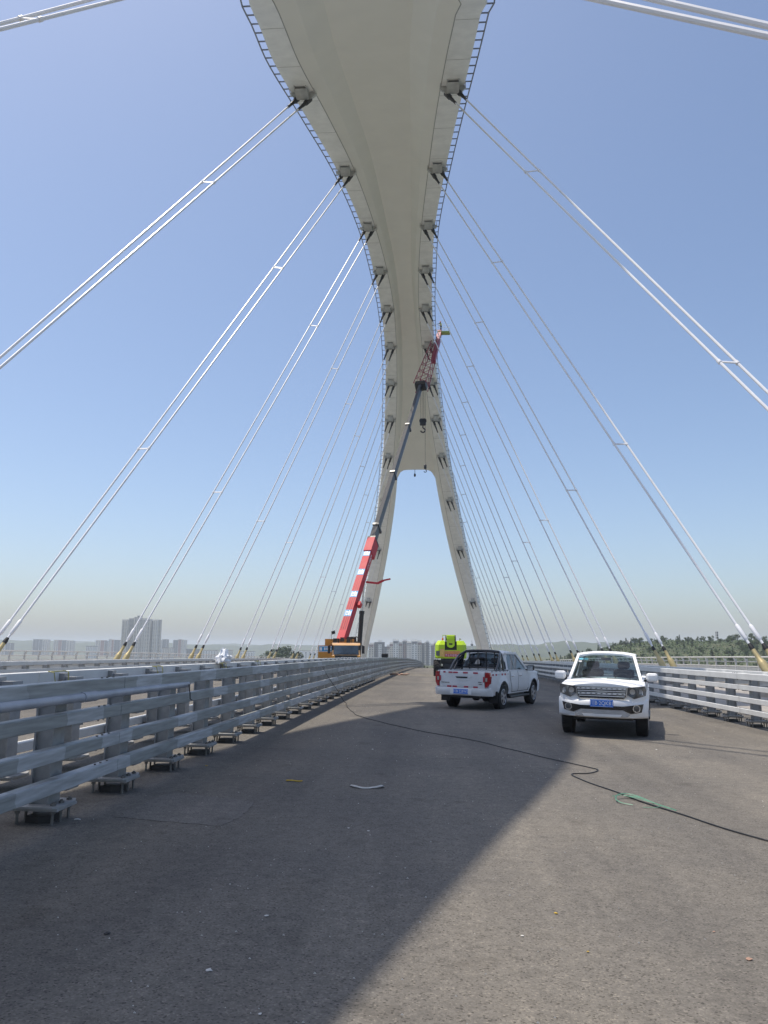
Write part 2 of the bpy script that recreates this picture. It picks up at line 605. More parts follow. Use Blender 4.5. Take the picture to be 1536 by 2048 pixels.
def arch_at(s):
    y, z, c, hw, cr, inn = [f(s) for f in AF]
    e = 0.4
    y0, z0 = AF[0](max(s - e, 0)), AF[1](max(s - e, 0))
    y1, z1 = AF[0](min(s + e, ASMAX)), AF[1](min(s + e, ASMAX))
    T = Vector((0, y1 - y0, z1 - z0)).normalized()
    N = Vector((0, -T.z, T.y))
    return Vector((c, y, z + EYE)), T, N, hw, cr, inn
def arch_s_for_y(yy):
    lo, hi = 0.0, ASMAX
    for _ in range(50):
        md = (lo + hi) / 2
        if AF[0](md) < yy: lo = md
        else: hi = md
    return (lo + hi) / 2
arch = thing('bridge_arch', 'huge pale grey steel arch over the road, splitting into two far legs', 'bridge arch', (XC, 194, 0))
AO = Vector((XC, 194, 0))
S_CROTCH = arch_s_for_y(149.0)
HD = 3.2
NS = 150
ss = [ASMAX * i / NS for i in range(NS + 1)]
def rib_section(s, side):
    P, T, N, hw, cr, inn = arch_at(s)
    d = HD * (0.85 if s < 40 else 1.0)
    pr = [(hw, 0.0), (cr, 0.0), (cr - (cr - inn) * 0.45, 0.28), (inn, 1.0), (inn, d - 0.05), (hw - 0.15, d), (hw + 0.05, d - 0.4)]
    return [P + Vector((side * a, 0, 0)) + N * b_ for a, b_ in pr]
for side in (-1, 1):
    mb = MB(AO)
    rows = [rib_section(s, side) for s in ss]
    if side < 0: rows = [list(reversed(r_)) for r_ in rows]
    vs = [p for r_ in rows for p in r_]
    n = 7
    for j in range(NS):
        for i in range(n):
            i2 = (i + 1) % n
            # index of the bottom plate face
            ids = {i, i2} if side > 0 else {n - 1 - i, n - 1 - i2}
            mb.mi = 1 if ids == {0, 1} else 0
            mb.add([rows[j][i], rows[j][i2], rows[j + 1][i2], rows[j + 1][i]], [(0, 1, 2, 3)], True)
    mb.mi = 0
    mb.add(rows[-1], [tuple(range(n))])
    mb.build('rib', [M_ARCH, M_ARCHP], arch, angle=12)
    # thin dark weld line along the crease between plate and cove
    ms = MB(AO)
    up, dn = [], []
    rowsS = []
    for s in [q for q in ss if q > arch_s_for_y(33.0)]:
        P, T, N, hw, cr, inn = arch_at(s)
        rowsS.append([P + Vector((side * (cr + 0.03), 0, 0)) - N * 0.012, P + Vector((side * (cr - 0.03), 0, 0)) - N * 0.012, P + Vector((side * (cr - 0.03), 0, 0)) + N * 0.05])
    ms.grid(rowsS, smooth=False)
    ms.build('crease_weld', M_SEAM, arch)
    # cross welds on the plate
    ms = MB(AO)
    s = arch_s_for_y(34.0)
    while s < ASMAX - 3:
        P, T, N, hw, cr, inn = arch_at(s)
        a = P + Vector((side * (hw - 0.03), 0, 0)) - N * 0.004
        c = P + Vector((side * (cr + 0.05), 0, 0)) - N * 0.004
        ms.beam(a, c, 0.03, 0.012, N)
        s += 6.2
    tag(ms.build('plate_weld', M_SEAM, arch), kind='stuff')
# the soffit web that joins the two ribs, ending in a rounded edge above the legs
mb = MB(AO)
rows = []
sw = [s for s in ss if s < S_CROTCH - 1.5] + [S_CROTCH - 1.5]
NW = 12
for s in sw:
    P, T, N, hw, cr, inn = arch_at(s)
    rows.append([P + Vector((inn * 1.02 * (2 * i / NW - 1), 0, 0)) + N * (1.0 + 0.10 * (1 - (2 * i / NW - 1) ** 2)) for i in range(NW + 1)])
edge = []
for i in range(NW + 1):                                     # rounded end: the corners reach further down the legs
    q = abs(2 * i / NW - 1)
    P, T, N, hw, cr, inn = arch_at(S_CROTCH - 1.2 + 3.2 * q ** 8)
    edge.append(P + Vector((inn * 1.02 * (2 * i / NW - 1), 0, 0)) + N * (1.0 + 0.10 * (1 - q * q)))
rows.append(edge)
top = []
for r_ in rows:
    pass
mb.grid(rows)
# top side and end face of the web
rows2 = []
for k, r_ in enumerate(rows):
    s = sw[k] if k < len(sw) else S_CROTCH - 1.2
    N = arch_at(s)[2]
    rows2.append([p + N * 1.5 for p in r_])
mb.grid(rows2)
mb.grid([rows[-1], rows2[-1]], smooth=False)
mb.build('soffit_web', M_ARCH, arch, angle=40)
# edge ladders (cable tray with rungs) along both outer edges
for side in (-1, 1):
    mb = MB(AO)
    s = arch_s_for_y(33.0)
    rail1, rail2 = [], []
    while s < ASMAX - 2:
        P, T, N, hw, cr, inn = arch_at(s)
        a = P + Vector((side * (hw - 0.02), 0, 0)) + N * 0.06
        c = P + Vector((side * (hw + 0.46), 0, 0)) + N * 0.06
        mb.beam(a, c, 0.07, 0.07, N)
        rail1.append(c)
        rail2.append(c + N * 0.9)
        s += 1.35
    for rl, rr in ((rail1, 0.05),):
        mb.tube(rl, rr, 5)
    tag(mb.build('edge_ladder', M_LADDER, arch), kind='stuff')

# ------------------------------------------------------------------ cable anchors on the arch and the cables
AK = [(28.5,)] + [(y,) for y in (49.5, 65, 77.5, 89, 100, 110.5, 120.5, 130.5, 141.5, 156.5, 171.5, 183.8)]
# box shape in local frame: x lateral, y along the arch (downhill = toward far), z away from the plate
def anchor_mesh():
    mb = MB()
    for x in (-0.42, 0.42):
        prof = [(-1.15, 0), (0.75, 0), (0.62, 0.42), (0.15, 0.62), (-0.15, 0.62), (-0.95, 0.18)]
        mb.prism([(x - 0.03, a, b_) for a, b_ in prof], (0.06, 0, 0))
    mb.prism([(-0.9, 0.15, 0), (0.9, 0.15, 0), (0.9, 0.12, 0.14), (0.5, 0.1, 0.56), (-0.5, 0.1, 0.56), (-0.9, 0.12, 0.14)], (0, 0.05, 0))
    for sx in (-1, 1):
        mb.prism([(sx * 0.45, 0.2, 0.5), (sx * 0.92, 0.2, 0.12), (sx * 0.88, 0.9, 0.0), (sx * 0.45, 0.8, 0.3)], (0, 0, 0.05))
        mb.prism([(sx * 0.86, -0.5, 0), (sx * 0.92, 0.6, 0), (sx * 0.92, 0.6, 0.12), (sx * 0.88, -0.1, 0.1)], (sx * 0.05, 0, 0))
    mb.prism([(-0.40, -0.15, 0.60), (0.40, -0.15, 0.60), (0.40, -0.95, 0.16), (-0.40, -0.95, 0.16)], (0, 0, 0.035))
    return mb.mesh('anchor_box', M_ANCH)
ANCH_ME = anchor_mesh()
mbp = MB()
mbp.box(-0.37, 0.37, 0.22, 0.60, 0.02, 0.34)
ANCHP_ME = mbp.mesh('anchor_recess', M_DARK)

CAB_SIDE = {1: 15.8, -1: -22.8}
PED = 0.95
ORD = ['first', 'second', 'third', 'fourth', 'fifth', 'sixth', 'seventh', 'eighth', 'ninth', 'tenth', 'eleventh', 'twelfth', 'thirteenth']
def deck_anchor(k):
    return 16.9 * k + 4.0
for side in (-1, 1):
    for k in range(13):
        yk = AK[k][0] if (k or side < 0) else 20.5
        s = arch_s_for_y(yk)
        P, T, N, hw, cr, inn = arch_at(s)
        lat = (hw + cr) / 2
        A0 = P + Vector((side * lat, 0, 0))
        # anchor box on the arch
        X = Vector((1, 0, 0))
        Mx = Matrix((X, T, -N)).transposed().to_4x4()
        if Mx.to_3x3().determinant() < 0:
            Mx = Matrix((-X, T, -N)).transposed().to_4x4()
        sc = 1.0 if k < 9 else 0.85
        bx = inst('anchor_box', ANCH_ME, parent=arch)
        bx.matrix_local = Matrix.Translation(A0 - AO) @ Mx @ Matrix.Scale(sc, 4)
        rc = inst('anchor_recess', ANCHP_ME, parent=bx)
        # the pair of cables
        D0 = Vector((CAB_SIDE[side], deck_anchor(k), 0))
        D0.z = road_z(D0.x, D0.y) + PED
        dirn = (A0 - D0).normalized()
        perp = Vector((side * dirn.z, 0, -side * dirn.x)).normalized()     # outward, in the transverse plane
        if k == 0:
            nm = 'nearest'
        elif k == 12:
            nm = 'farthest'
        else:
            nm = ORD[k] + ' nearest'
        sd = 'right' if side > 0 else 'left'
        lab = '%s pair of white stay cables on the %s side of the bridge' % (nm, sd)
        pair = thing('stay_cable_pair', lab, 'stay cables', D0, group='stay cable pairs hanging from the arch')
        ends = []
        for q, sg in enumerate((-1, 1)):
            a = A0 - N * 0.45 + T * 0.3 + perp * 0.40 * sg
            d = D0 + Vector((side * 0.42 * sg, 0.25 * sg, 0.02))
            v = (a - d).normalized()
            Ln = (a - d).length
            ends.append((a, d))
            mb = MB(D0)
            # long cables sag a little under their own weight
            pts = []
            for i in range(13):
                t = i / 12.0
                p = d + v * (1.6 + (Ln - 1.6 - 1.9) * t)
                p.z -= 4 * t * (1 - t) * 0.0008 * Ln
                pts.append(p)
            mb.tube(pts, 0.064, 8)
            cb = mb.build('cable', M_CABLE, pair)
            mb = MB(D0)
            mb.lathe(d, v, [(0.0, 0.25), (0.05, 0.25), (0.05, 0.205), (0.66, 0.205), (0.72, 0.195), (0.98, 0.115), (1.50, 0.10)], 14)
            sk = mb.build('socket', M_GOLD, pair)
            mb = MB(D0)
            mb.lathe(d, v, [(1.47, 0.112), (1.60, 0.118), (1.80, 0.084)], 12)
            mb.build('collar', M_RUBBER, sk)
            mb = MB(D0)
            mb.lathe(d, v, [(2.04, 0.078), (2.10, 0.104), (2.85, 0.104), (2.92, 0.072)], 12)
            mb.build('sleeve', M_CABLE, pair)
            mb = MB(D0)
            mb.lathe(a, -v, [(-0.35, 0.19), (0.55, 0.19), (0.6, 0.14), (1.25, 0.12), (1.3, 0.105), (2.0, 0.095)], 10)
            mb.build('upper_socket', M_DARK, pair)
        mb = MB(D0)
        mb.frame_box(D0 + Vector((0, 0, -0.02)), (0.85, 0, 0), (0, 0.6, 0), (0, 0, 0.05))
        mb.build('base_plate', M_POST, pair)
        mb = MB(D0)
        mb.frame_box(D0 + Vector((0, 0, -0.07 - (PED - 0.05) / 2)), (0.7, 0, 0), (0, 0.5, 0), (0, 0, (PED - 0.05) / 2))
        mb.build('pedestal', M_CONC, pair)
        for t in ((0.30, 0.70) if k <= 9 else (0.45,)):
            p0, p1 = [d + (a - d) * (1 - t) - Vector((0, 0, 4 * t * (1 - t) * 0.0008 * (a - d).length)) for a, d in ends]
            mb = MB(D0)
            mb.beam(p0, p1, 0.045, 0.10, dirn)
            for p in (p0, p1):
                mb.cyl(p - dirn * 0.08, p + dirn * 0.08, 0.088, n=10)
            mb.build('spacer', M_CABLE, pair)
# ------------------------------------------------------------------ guardrails
SP = 1.62
RAIL_Z = [(1.31, 0.15), (1.02, 0.12), (0.72, 0.12), (0.44, 0.12)]     # top of rail above the road, height
SEG = 6
def post_mesh(name, with_base, m_):
    mb = MB()
    # H-shaped post, face towards +x (the rails)
    mb.box(-0.076, 0.076, -0.078, 0.078, 0.168, 1.232)
    mb.frame_box((0.085, 0, 0.70), (0.009, 0, 0), (0, 0.115, 0), (0, 0, 0.535))
    mb.frame_box((-0.085, 0, 0.70), (0.009, 0, 0), (0, 0.115, 0), (0, 0, 0.535))
    for zt, h in RAIL_Z:
        zc = zt - h / 2
        mb.box(0.094, 0.20, -0.075, 0.075, zc - h * 0.30, zc + h * 0.30)
        mb.box(0.15, 0.27, -0.12, 0.12, zc - h / 2 - 0.022, zc - h / 2 - 0.004)
    if with_base:
        base_shape(mb)
    return mb.mesh(name, m_)
def base_shape(mb):
    mb.box(-0.23, 0.23, -0.20, 0.20, 0.125, 0.150)
    mb.prism([(-0.20, -0.24, 0.152), (0.20, -0.24, 0.152), (0.25, -0.12, 0.152), (0.25, 0.12, 0.152), (0.20, 0.24, 0.152), (-0.20, 0.24, 0.152), (-0.25, 0.12, 0.152), (-0.25, -0.12, 0.152)], (0, 0, 0.018))
def base_mesh(m_):
    mb = MB()
    base_shape(mb)
    return mb.mesh('base_plate', m_)
def bolt_mesh():
    mb = MB()
    for x in (-0.17, 0.17):
        for y in (-0.16, 0, 0.16):
            mb.cyl((x, y, -0.02), (x, y, 0.20), 0.014, n=6, smooth=False)
            mb.cyl((x, y, 0.170), (x, y, 0.188), 0.028, n=6, smooth=False)
            mb.cyl((x, y, 0.098), (x, y, 0.125), 0.026, n=6, smooth=False)
    return mb.mesh('anchor_bolts', M_BOLT)
def grout_shade_mesh():  # filler in near black, the shadow under the base plates put into its colour
    mb = MB()
    mb.prism([(-0.12, -0.10, -0.01), (0.02, -0.13, -0.01), (0.12, -0.08, -0.01), (0.08, 0.0, -0.01), (0.13, 0.10, -0.01), (0.0, 0.12, -0.01), (-0.11, 0.09, -0.01)], (0, 0, 0.075))
    return mb.mesh('grout_shade', M_DARK)
def rail_mesh(name, L_, h, dep, m_):
    mb = MB()
    mb.bbox(0, dep, -L_ / 2 + 0.006, L_ / 2 - 0.006, -h / 2, h / 2, 0.008)
    return mb.mesh(name, m_)
POSTN = {0: post_mesh('post', False, M_POST), 1: post_mesh('post', True, M_POST)}
BASE_ME = base_mesh(M_POST)
BOLT_ME = bolt_mesh()
GROUT_SHADE_ME = grout_shade_mesh()
RAILS = {}
def splice_mesh(h, dep):
    mb = MB()
    for y in (0.07, 0.20, 0.36):
        for x in (dep * 0.5,):
            mb.cyl((x, y, h / 2 - 0.002), (x, y, h / 2 + 0.012), 0.013, n=6, smooth=False)
            mb.cyl((x, y, -h / 2 + 0.002), (x, y, -h / 2 - 0.022), 0.010, n=6, smooth=False)
    return mb.mesh('splice_bolts', M_BOLT)
SPL = {False: splice_mesh(0.12, 0.13), True: splice_mesh(0.15, 0.15)}
_mb = MB()
_mb.box(-1.30, 0.18, -0.11, 0.11, 1.165, 1.185)
_mb.box(-1.30, 0.14, -0.012, 0.012, 1.02, 1.164)
BRACK = _mb.mesh('bracket', M_RAILW)
def guardrail(name, label, xp, face, y0, npost, joint, m_, near=0, phase=0.0, dz=0.0, arm=None):
    """posts at x = xp, rails on the side given by face (+1 / -1)"""
    root = thing(name, label, 'guardrail', (xp, y0, road_z(xp, y0)), group='steel guardrails along the carriageways')
    rz = 0 if face > 0 else math.pi
    ro = root.location
    for i in range(npost):
        y = y0 + SP * i
        z = road_z(xp, y) + dz
        if arm is not None:
            inst('bracket', BRACK, Vector((xp, y, z)) - ro, (0, 0, rz), root)
            continue
        p = inst('post', POSTN[0 if i < near else 1], Vector((xp, y, z)) - ro, (0, 0, rz), root)
        if i < near:
            inst('base_plate', BASE_ME, parent=p)
            tag(inst('anchor_bolts', BOLT_ME, parent=p), kind='stuff')
            inst('grout_shade', GROUT_SHADE_ME, parent=p)
    y1 = y0 + SP * (npost - 1) + 0.5
    edges = []
    y = joint
    while y > y0 - 0.5: y -= SP * SEG
    while y < y1:
        edges.append((max(y, y0 - 0.5), min(y + SP * SEG, y1)))
        y += SP * SEG
    for li, (zt, h) in enumerate(RAIL_Z if arm is None else RAIL_Z[:1]):
        for a, b_ in edges:
            L_ = b_ - a
            key = (li == 0, round(L_, 3), m_.name)
            if key not in RAILS:
                RAILS[key] = rail_mesh('rail', L_, h, 0.13 if li else 0.15, m_)
            za, zb = road_z(xp, a), road_z(xp, b_)
            sl = math.atan2(zb - za, L_)
            rl = inst('rail', RAILS[key], Vector((xp + face * 0.17, (a + b_) / 2, (za + zb) / 2 + zt - h / 2 + dz)) - ro, (sl if face > 0 else -sl, 0, rz), root)
            if near and a < 45:
                tag(inst('splice_bolts', SPL[li == 0], (0, L_ / 2 - 0.5, 0), parent=rl), kind='stuff')
    return root
Y_FIRST = 7.48 - 2 * SP
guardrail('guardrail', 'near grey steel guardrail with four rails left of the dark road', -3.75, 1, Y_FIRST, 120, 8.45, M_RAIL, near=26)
guardrail('guardrail', 'second rail row of the central guardrail, facing the crane truck', -5.10, -1, Y_FIRST, 120, 10.1, M_RAILW, near=0)
guardrail('guardrail', 'bright sunlit steel guardrail right of the two white pickups', 7.95, -1, Y_FIRST, 120, 11.0, M_RAILW, near=24)
guardrail('guardrail', 'single back rail of the right guardrail, beside the gold cable sockets', 9.35, 1, Y_FIRST, 120, 9.2, M_RAILW, near=0, arm=1)
guardrail('guardrail', 'distant pale guardrail on the outer edge of the opposite carriageway', -16.1, 1, 20.0, 108, 26.0, M_RAILW, near=0)
guardrail('guardrail', 'outermost single rail in front of the left cable sockets', -17.5, -1, 20.0, 108, 24.0, M_RAILW, near=0, arm=1)

# ------------------------------------------------------------------ pedestrian parapets at the deck edges
def parapet(label, x, inward):
    y0, n = 20.0, 92
    root = thing('parapet', label, 'railing', (x, y0, road_z(x, y0)), group='pedestrian railings at the deck edges')
    ro = root.location
    mp_ = MB()
    mp_.box(-0.05, 0.05, -0.05, 0.05, 0.25, 1.80)
    mp_.prism([(-0.05, -0.04, 1.5), (-0.05, -0.04, 1.80), (inward * 0.16, -0.04, 1.93), (inward * 0.16, -0.04, 1.84)], (0, 0.08, 0))
    pm = mp_.mesh('post', M_PARAPET)
    for i in range(n):
        y = y0 + 2.0 * i
        inst('post', pm, Vector((x, y, road_z(x, y))) - ro, parent=root)
    ys = [y0 - 1 + 4.0 * i for i in range(n // 2 + 1)]
    for nm, dx, zz, rr in (('handrail', inward * 0.14, 1.93, 0.05), ('upper_rail', 0, 1.62, 0.035), ('middle_rail', 0, 1.30, 0.035), ('lower_rail', 0, 0.45, 0.035)):
        mb = MB(ro)
        mb.tube([(x + dx, y, road_z(x, y) + zz) for y in ys], rr, 6)
        mb.build(nm, M_PARAPET, root)
    mb = MB(ro)
    y = y0
    while y < y0 + 2.0 * n - 2:
        z = road_z(x, y)
        mb.box(x - 0.012, x + 0.012, y - 0.022, y + 0.022, z + 0.45, z + 1.30)
        y += 0.125 if y < 110 else 0.25
    tag(mb.build('balusters', M_PARAPET, root), kind='stuff')
    mb = MB(ro)
    mb.grid([[(x - 0.2, y, road_z(x, y) - 0.02), (x - 0.2, y, road_z(x, y) + 0.25), (x + 0.2, y, road_z(x, y) + 0.25), (x + 0.2, y, road_z(x, y) - 0.02)] for y in ys], smooth=False)
    mb.build('kerb', M_CONC, root)
parapet('pale pedestrian railing along the right edge of the bridge', 21.4, -1)
parapet('pale pedestrian railing along the left edge of the bridge', -29.4, 1)
# ------------------------------------------------------------------ pickup trucks
M_WHITE = mat('car_paint_white', (0.85, 0.855, 0.86), 0.5, var=0.03, scale=1.2, spec=0.25, coat=0.08, detail=8, col2=(0.88, 0.88, 0.87))
M_WHITED = mat('car_paint_white_dusty', (0.74, 0.74, 0.73), 0.5, var=0.07, scale=1.6, spec=0.3, coat=0.08, detail=9, col2=(0.78, 0.78, 0.78))
M_BLACK = mat('black_plastic', (0.018, 0.018, 0.02), 0.45, var=0.2, scale=6)
M_GLOSSB = mat('black_gloss', (0.012, 0.012, 0.014), 0.18, var=0.1, scale=4, coat=0.4)
M_TYRE = mat('tyre_rubber', (0.022, 0.021, 0.020), 0.85, var=0.25, scale=9, bump=0.3, bscale=30)
M_RIM = mat('alloy_rim', (0.50, 0.50, 0.51), 0.35, metal=0.7, var=0.12, scale=6)
M_CHROME = mat('chrome_trim', (0.72, 0.72, 0.72), 0.18, metal=0.85, var=0.05, scale=6)
M_BRIGHT = mat('bright_trim', (0.74, 0.74, 0.73), 0.3, metal=0.25, var=0.05, scale=6)
M_SILVER = mat('silver_plastic', (0.40, 0.40, 0.40), 0.45, metal=0.2, var=0.12, scale=4)
M_REDL = mat('tail_lamp_red', (0.35, 0.012, 0.016), 0.15, var=0.12, scale=9, coat=0.5)
M_CLEARL = mat('lamp_clear', (0.40, 0.37, 0.33), 0.15, var=0.1, scale=9, coat=0.5)
M_LENS = mat('headlamp_smoked', (0.075, 0.078, 0.082), 0.14, var=0.2, scale=8, coat=0.6)
M_TAPE = mat('reflective_red', (0.42, 0.03, 0.06), 0.4, var=0.12, scale=9)
M_TAPEW = mat('reflective_white', (0.62, 0.62, 0.62), 0.4, var=0.05, scale=9)
M_PLATE = mat('plate_blue', (0.015, 0.17, 0.68), 0.35, var=0.06, scale=6)
M_PLATEW = mat('plate_white', (0.85, 0.87, 0.9), 0.4, var=0.02, scale=6)
M_SEAT = mat('seat_fabric', (0.03, 0.034, 0.042), 0.8, var=0.25, scale=6)
M_DASH = mat('dash_plastic', (0.035, 0.037, 0.042), 0.6, var=0.2, scale=5)
M_STICK = mat('sticker_teal', (0.10, 0.42, 0.55), 0.5, var=0.1, scale=20)
G_CAR = glass('car_glass', (0.60, 0.70, 0.72), 0.12)
G_DARK = glass('car_glass_dark', (0.20, 0.25, 0.28), 0.10)

FW, RW = 1.55, -1.50          # axle positions
RT, AR = 0.375, 0.475         # tyre and arch radius
def zb_body(y):
    z = 0.44
    for yc in (FW, RW):
        d = abs(y - yc)
        if d < AR:
            z = max(z, 0.375 + math.sqrt(AR * AR - d * d))
    return z
def hw_body(y):
    h = 0.885
    if y > 1.95:
        t = min(1.0, (y - 1.95) / 0.50)
        h *= (1 - 0.30 * t ** 3.2)
    if y < -2.35:
        t = min(1.0, (-2.35 - y) / 0.30)
        h *= (1 - 0.05 * t ** 2)
    return h
def side_x(y, z):
    """half width of the body side at (y, z)"""
    h = hw_body(y)
    t = (z - 0.80) / 0.42
    x = h - 0.045 * t * t - (0.02 if z < 0.55 else 0)
    for yc in (FW, RW):
        d = math.hypot(y - yc, z - 0.375)
        if d < AR + 0.16:
            x += 0.035 * (1 - max(0.0, d - AR - 0.02) / 0.14)
    return x
def body_stations(y0, y1):
    ys = set([y0, y1])
    y = y0
    while y < y1:
        ys.add(round(y, 3))
        y += 0.09
    for yc in (FW, RW):
        for k in range(-12, 13):
            q = yc + AR * math.sin(k / 12 * math.pi / 2)
            if y0 < q < y1: ys.add(round(q, 4))
        for q in (yc - AR - 0.004, yc + AR + 0.004, yc + AR + 0.08, yc - AR - 0.08):
            if y0 < q < y1: ys.add(round(q, 4))
    return sorted(ys)
def shoulder(y):
    if y > 1.1:
        return 1.13 - 0.065 * ((y - 1.1) / 1.3) ** 1.5
    return 1.13
def shell_rows(y0, y1):
    rows = []
    for y in body_stations(y0, y1):
        zb, zs = zb_body(y), shoulder(y)
        row = []
        for k in range(9):
            z = zb + (zs - 0.05 - zb) * k / 8
            row.append((side_x(y, z), y, z))
        xs = side_x(y, zs - 0.05)
        row.append((xs - 0.02, y, zs - 0.012))
        row.append((xs - 0.065, y, zs + 0.005))
        for k in range(1, 6):
            t = k / 5
            row.append(((xs - 0.065) * (1 - t), y, zs + 0.005 + 0.045 * (1 - (1 - t) ** 2)))
        rows.append(row)
    return rows
def mirror_rows(rows):
    return [[(-p[0], p[1], p[2]) for p in r_] for r_ in rows]
def xz_patch(mb, poly, ysurf, thick, n=1):
    """polygon in x-z laid on the front or rear surface y = ysurf(x, z), pushed out by thick along y"""
    pts = []
    for i in range(len(poly)):
        a, b_ = poly[i], poly[(i + 1) % len(poly)]
        for k in range(n):
            t = k / n
            pts.append((a[0] + (b_[0] - a[0]) * t, a[1] + (b_[1] - a[1]) * t))
    mb.prism([(x, ysurf(x, z), z) for x, z in pts], (0, thick, 0))
def front_y(x, z):
    t = abs(x) / 0.885
    inv = 1.95 + 0.50 * (max(0.0, (t - 0.0)) and min(1.0, max(0.0, (1 - min(t, 0.999)) / 0.30)) ** (1 / 3.2) if t > 0.70 else 1.0)
    return inv + 0.004
def wheel(parent, x, y, side, dirty=False):
    w = empty('wheel', (x, y, RT))
    w.parent = parent
    mb = MB()
    s = side
    prof = [(-0.125, 0.235), (-0.128, 0.30), (-0.118, 0.345), (-0.095, 0.370), (-0.05, RT), (0.05, RT), (0.095, 0.370), (0.118, 0.345), (0.128, 0.30), (0.125, 0.235)]
    mb.lathe((0, 0, 0), (1, 0, 0), prof, 28)
    for k in range(28):
        t = 2 * math.pi * k / 28
        for xx in (-0.07, 0.07):
            c = Vector((xx, math.cos(t + xx) * (RT + 0.002), math.sin(t + xx) * (RT + 0.002)))
            mb.frame_box(c, (0.03, 0, 0), Vector((0, -math.sin(t), math.cos(t))) * 0.022, Vector((0, math.cos(t), math.sin(t))) * 0.006)
    mb.build('tyre', M_TYRE, w)
    mb = MB()
    mb.lathe((0.103 * s, 0, 0), (s, 0, 0), [(0.0, 0.225), (0.028, 0.238), (0.034, 0.225), (0.012, 0.205)], 24)
    for k in range(6):
        t = 2 * math.pi * k / 6 + 0.3
        d = Vector((0, math.cos(t), math.sin(t)))
        q = Vector((0, -math.sin(t), math.cos(t)))
        c = Vector((0.118 * s, 0, 0)) + d * 0.13
        mb.frame_box(c, (0.012 * s, 0, 0), d * 0.09, q * 0.034)
    mb.cyl((0.08 * s, 0, 0), (0.135 * s, 0, 0), 0.065, 0.055, 14)
    mb.build('rim', M_RIM, w)
    mb = MB()
    mb.cyl((0.05 * s, 0, 0), (0.085 * s, 0, 0), 0.21, n=20)
    mb.build('brake_disc', M_DARK, w)
    return w

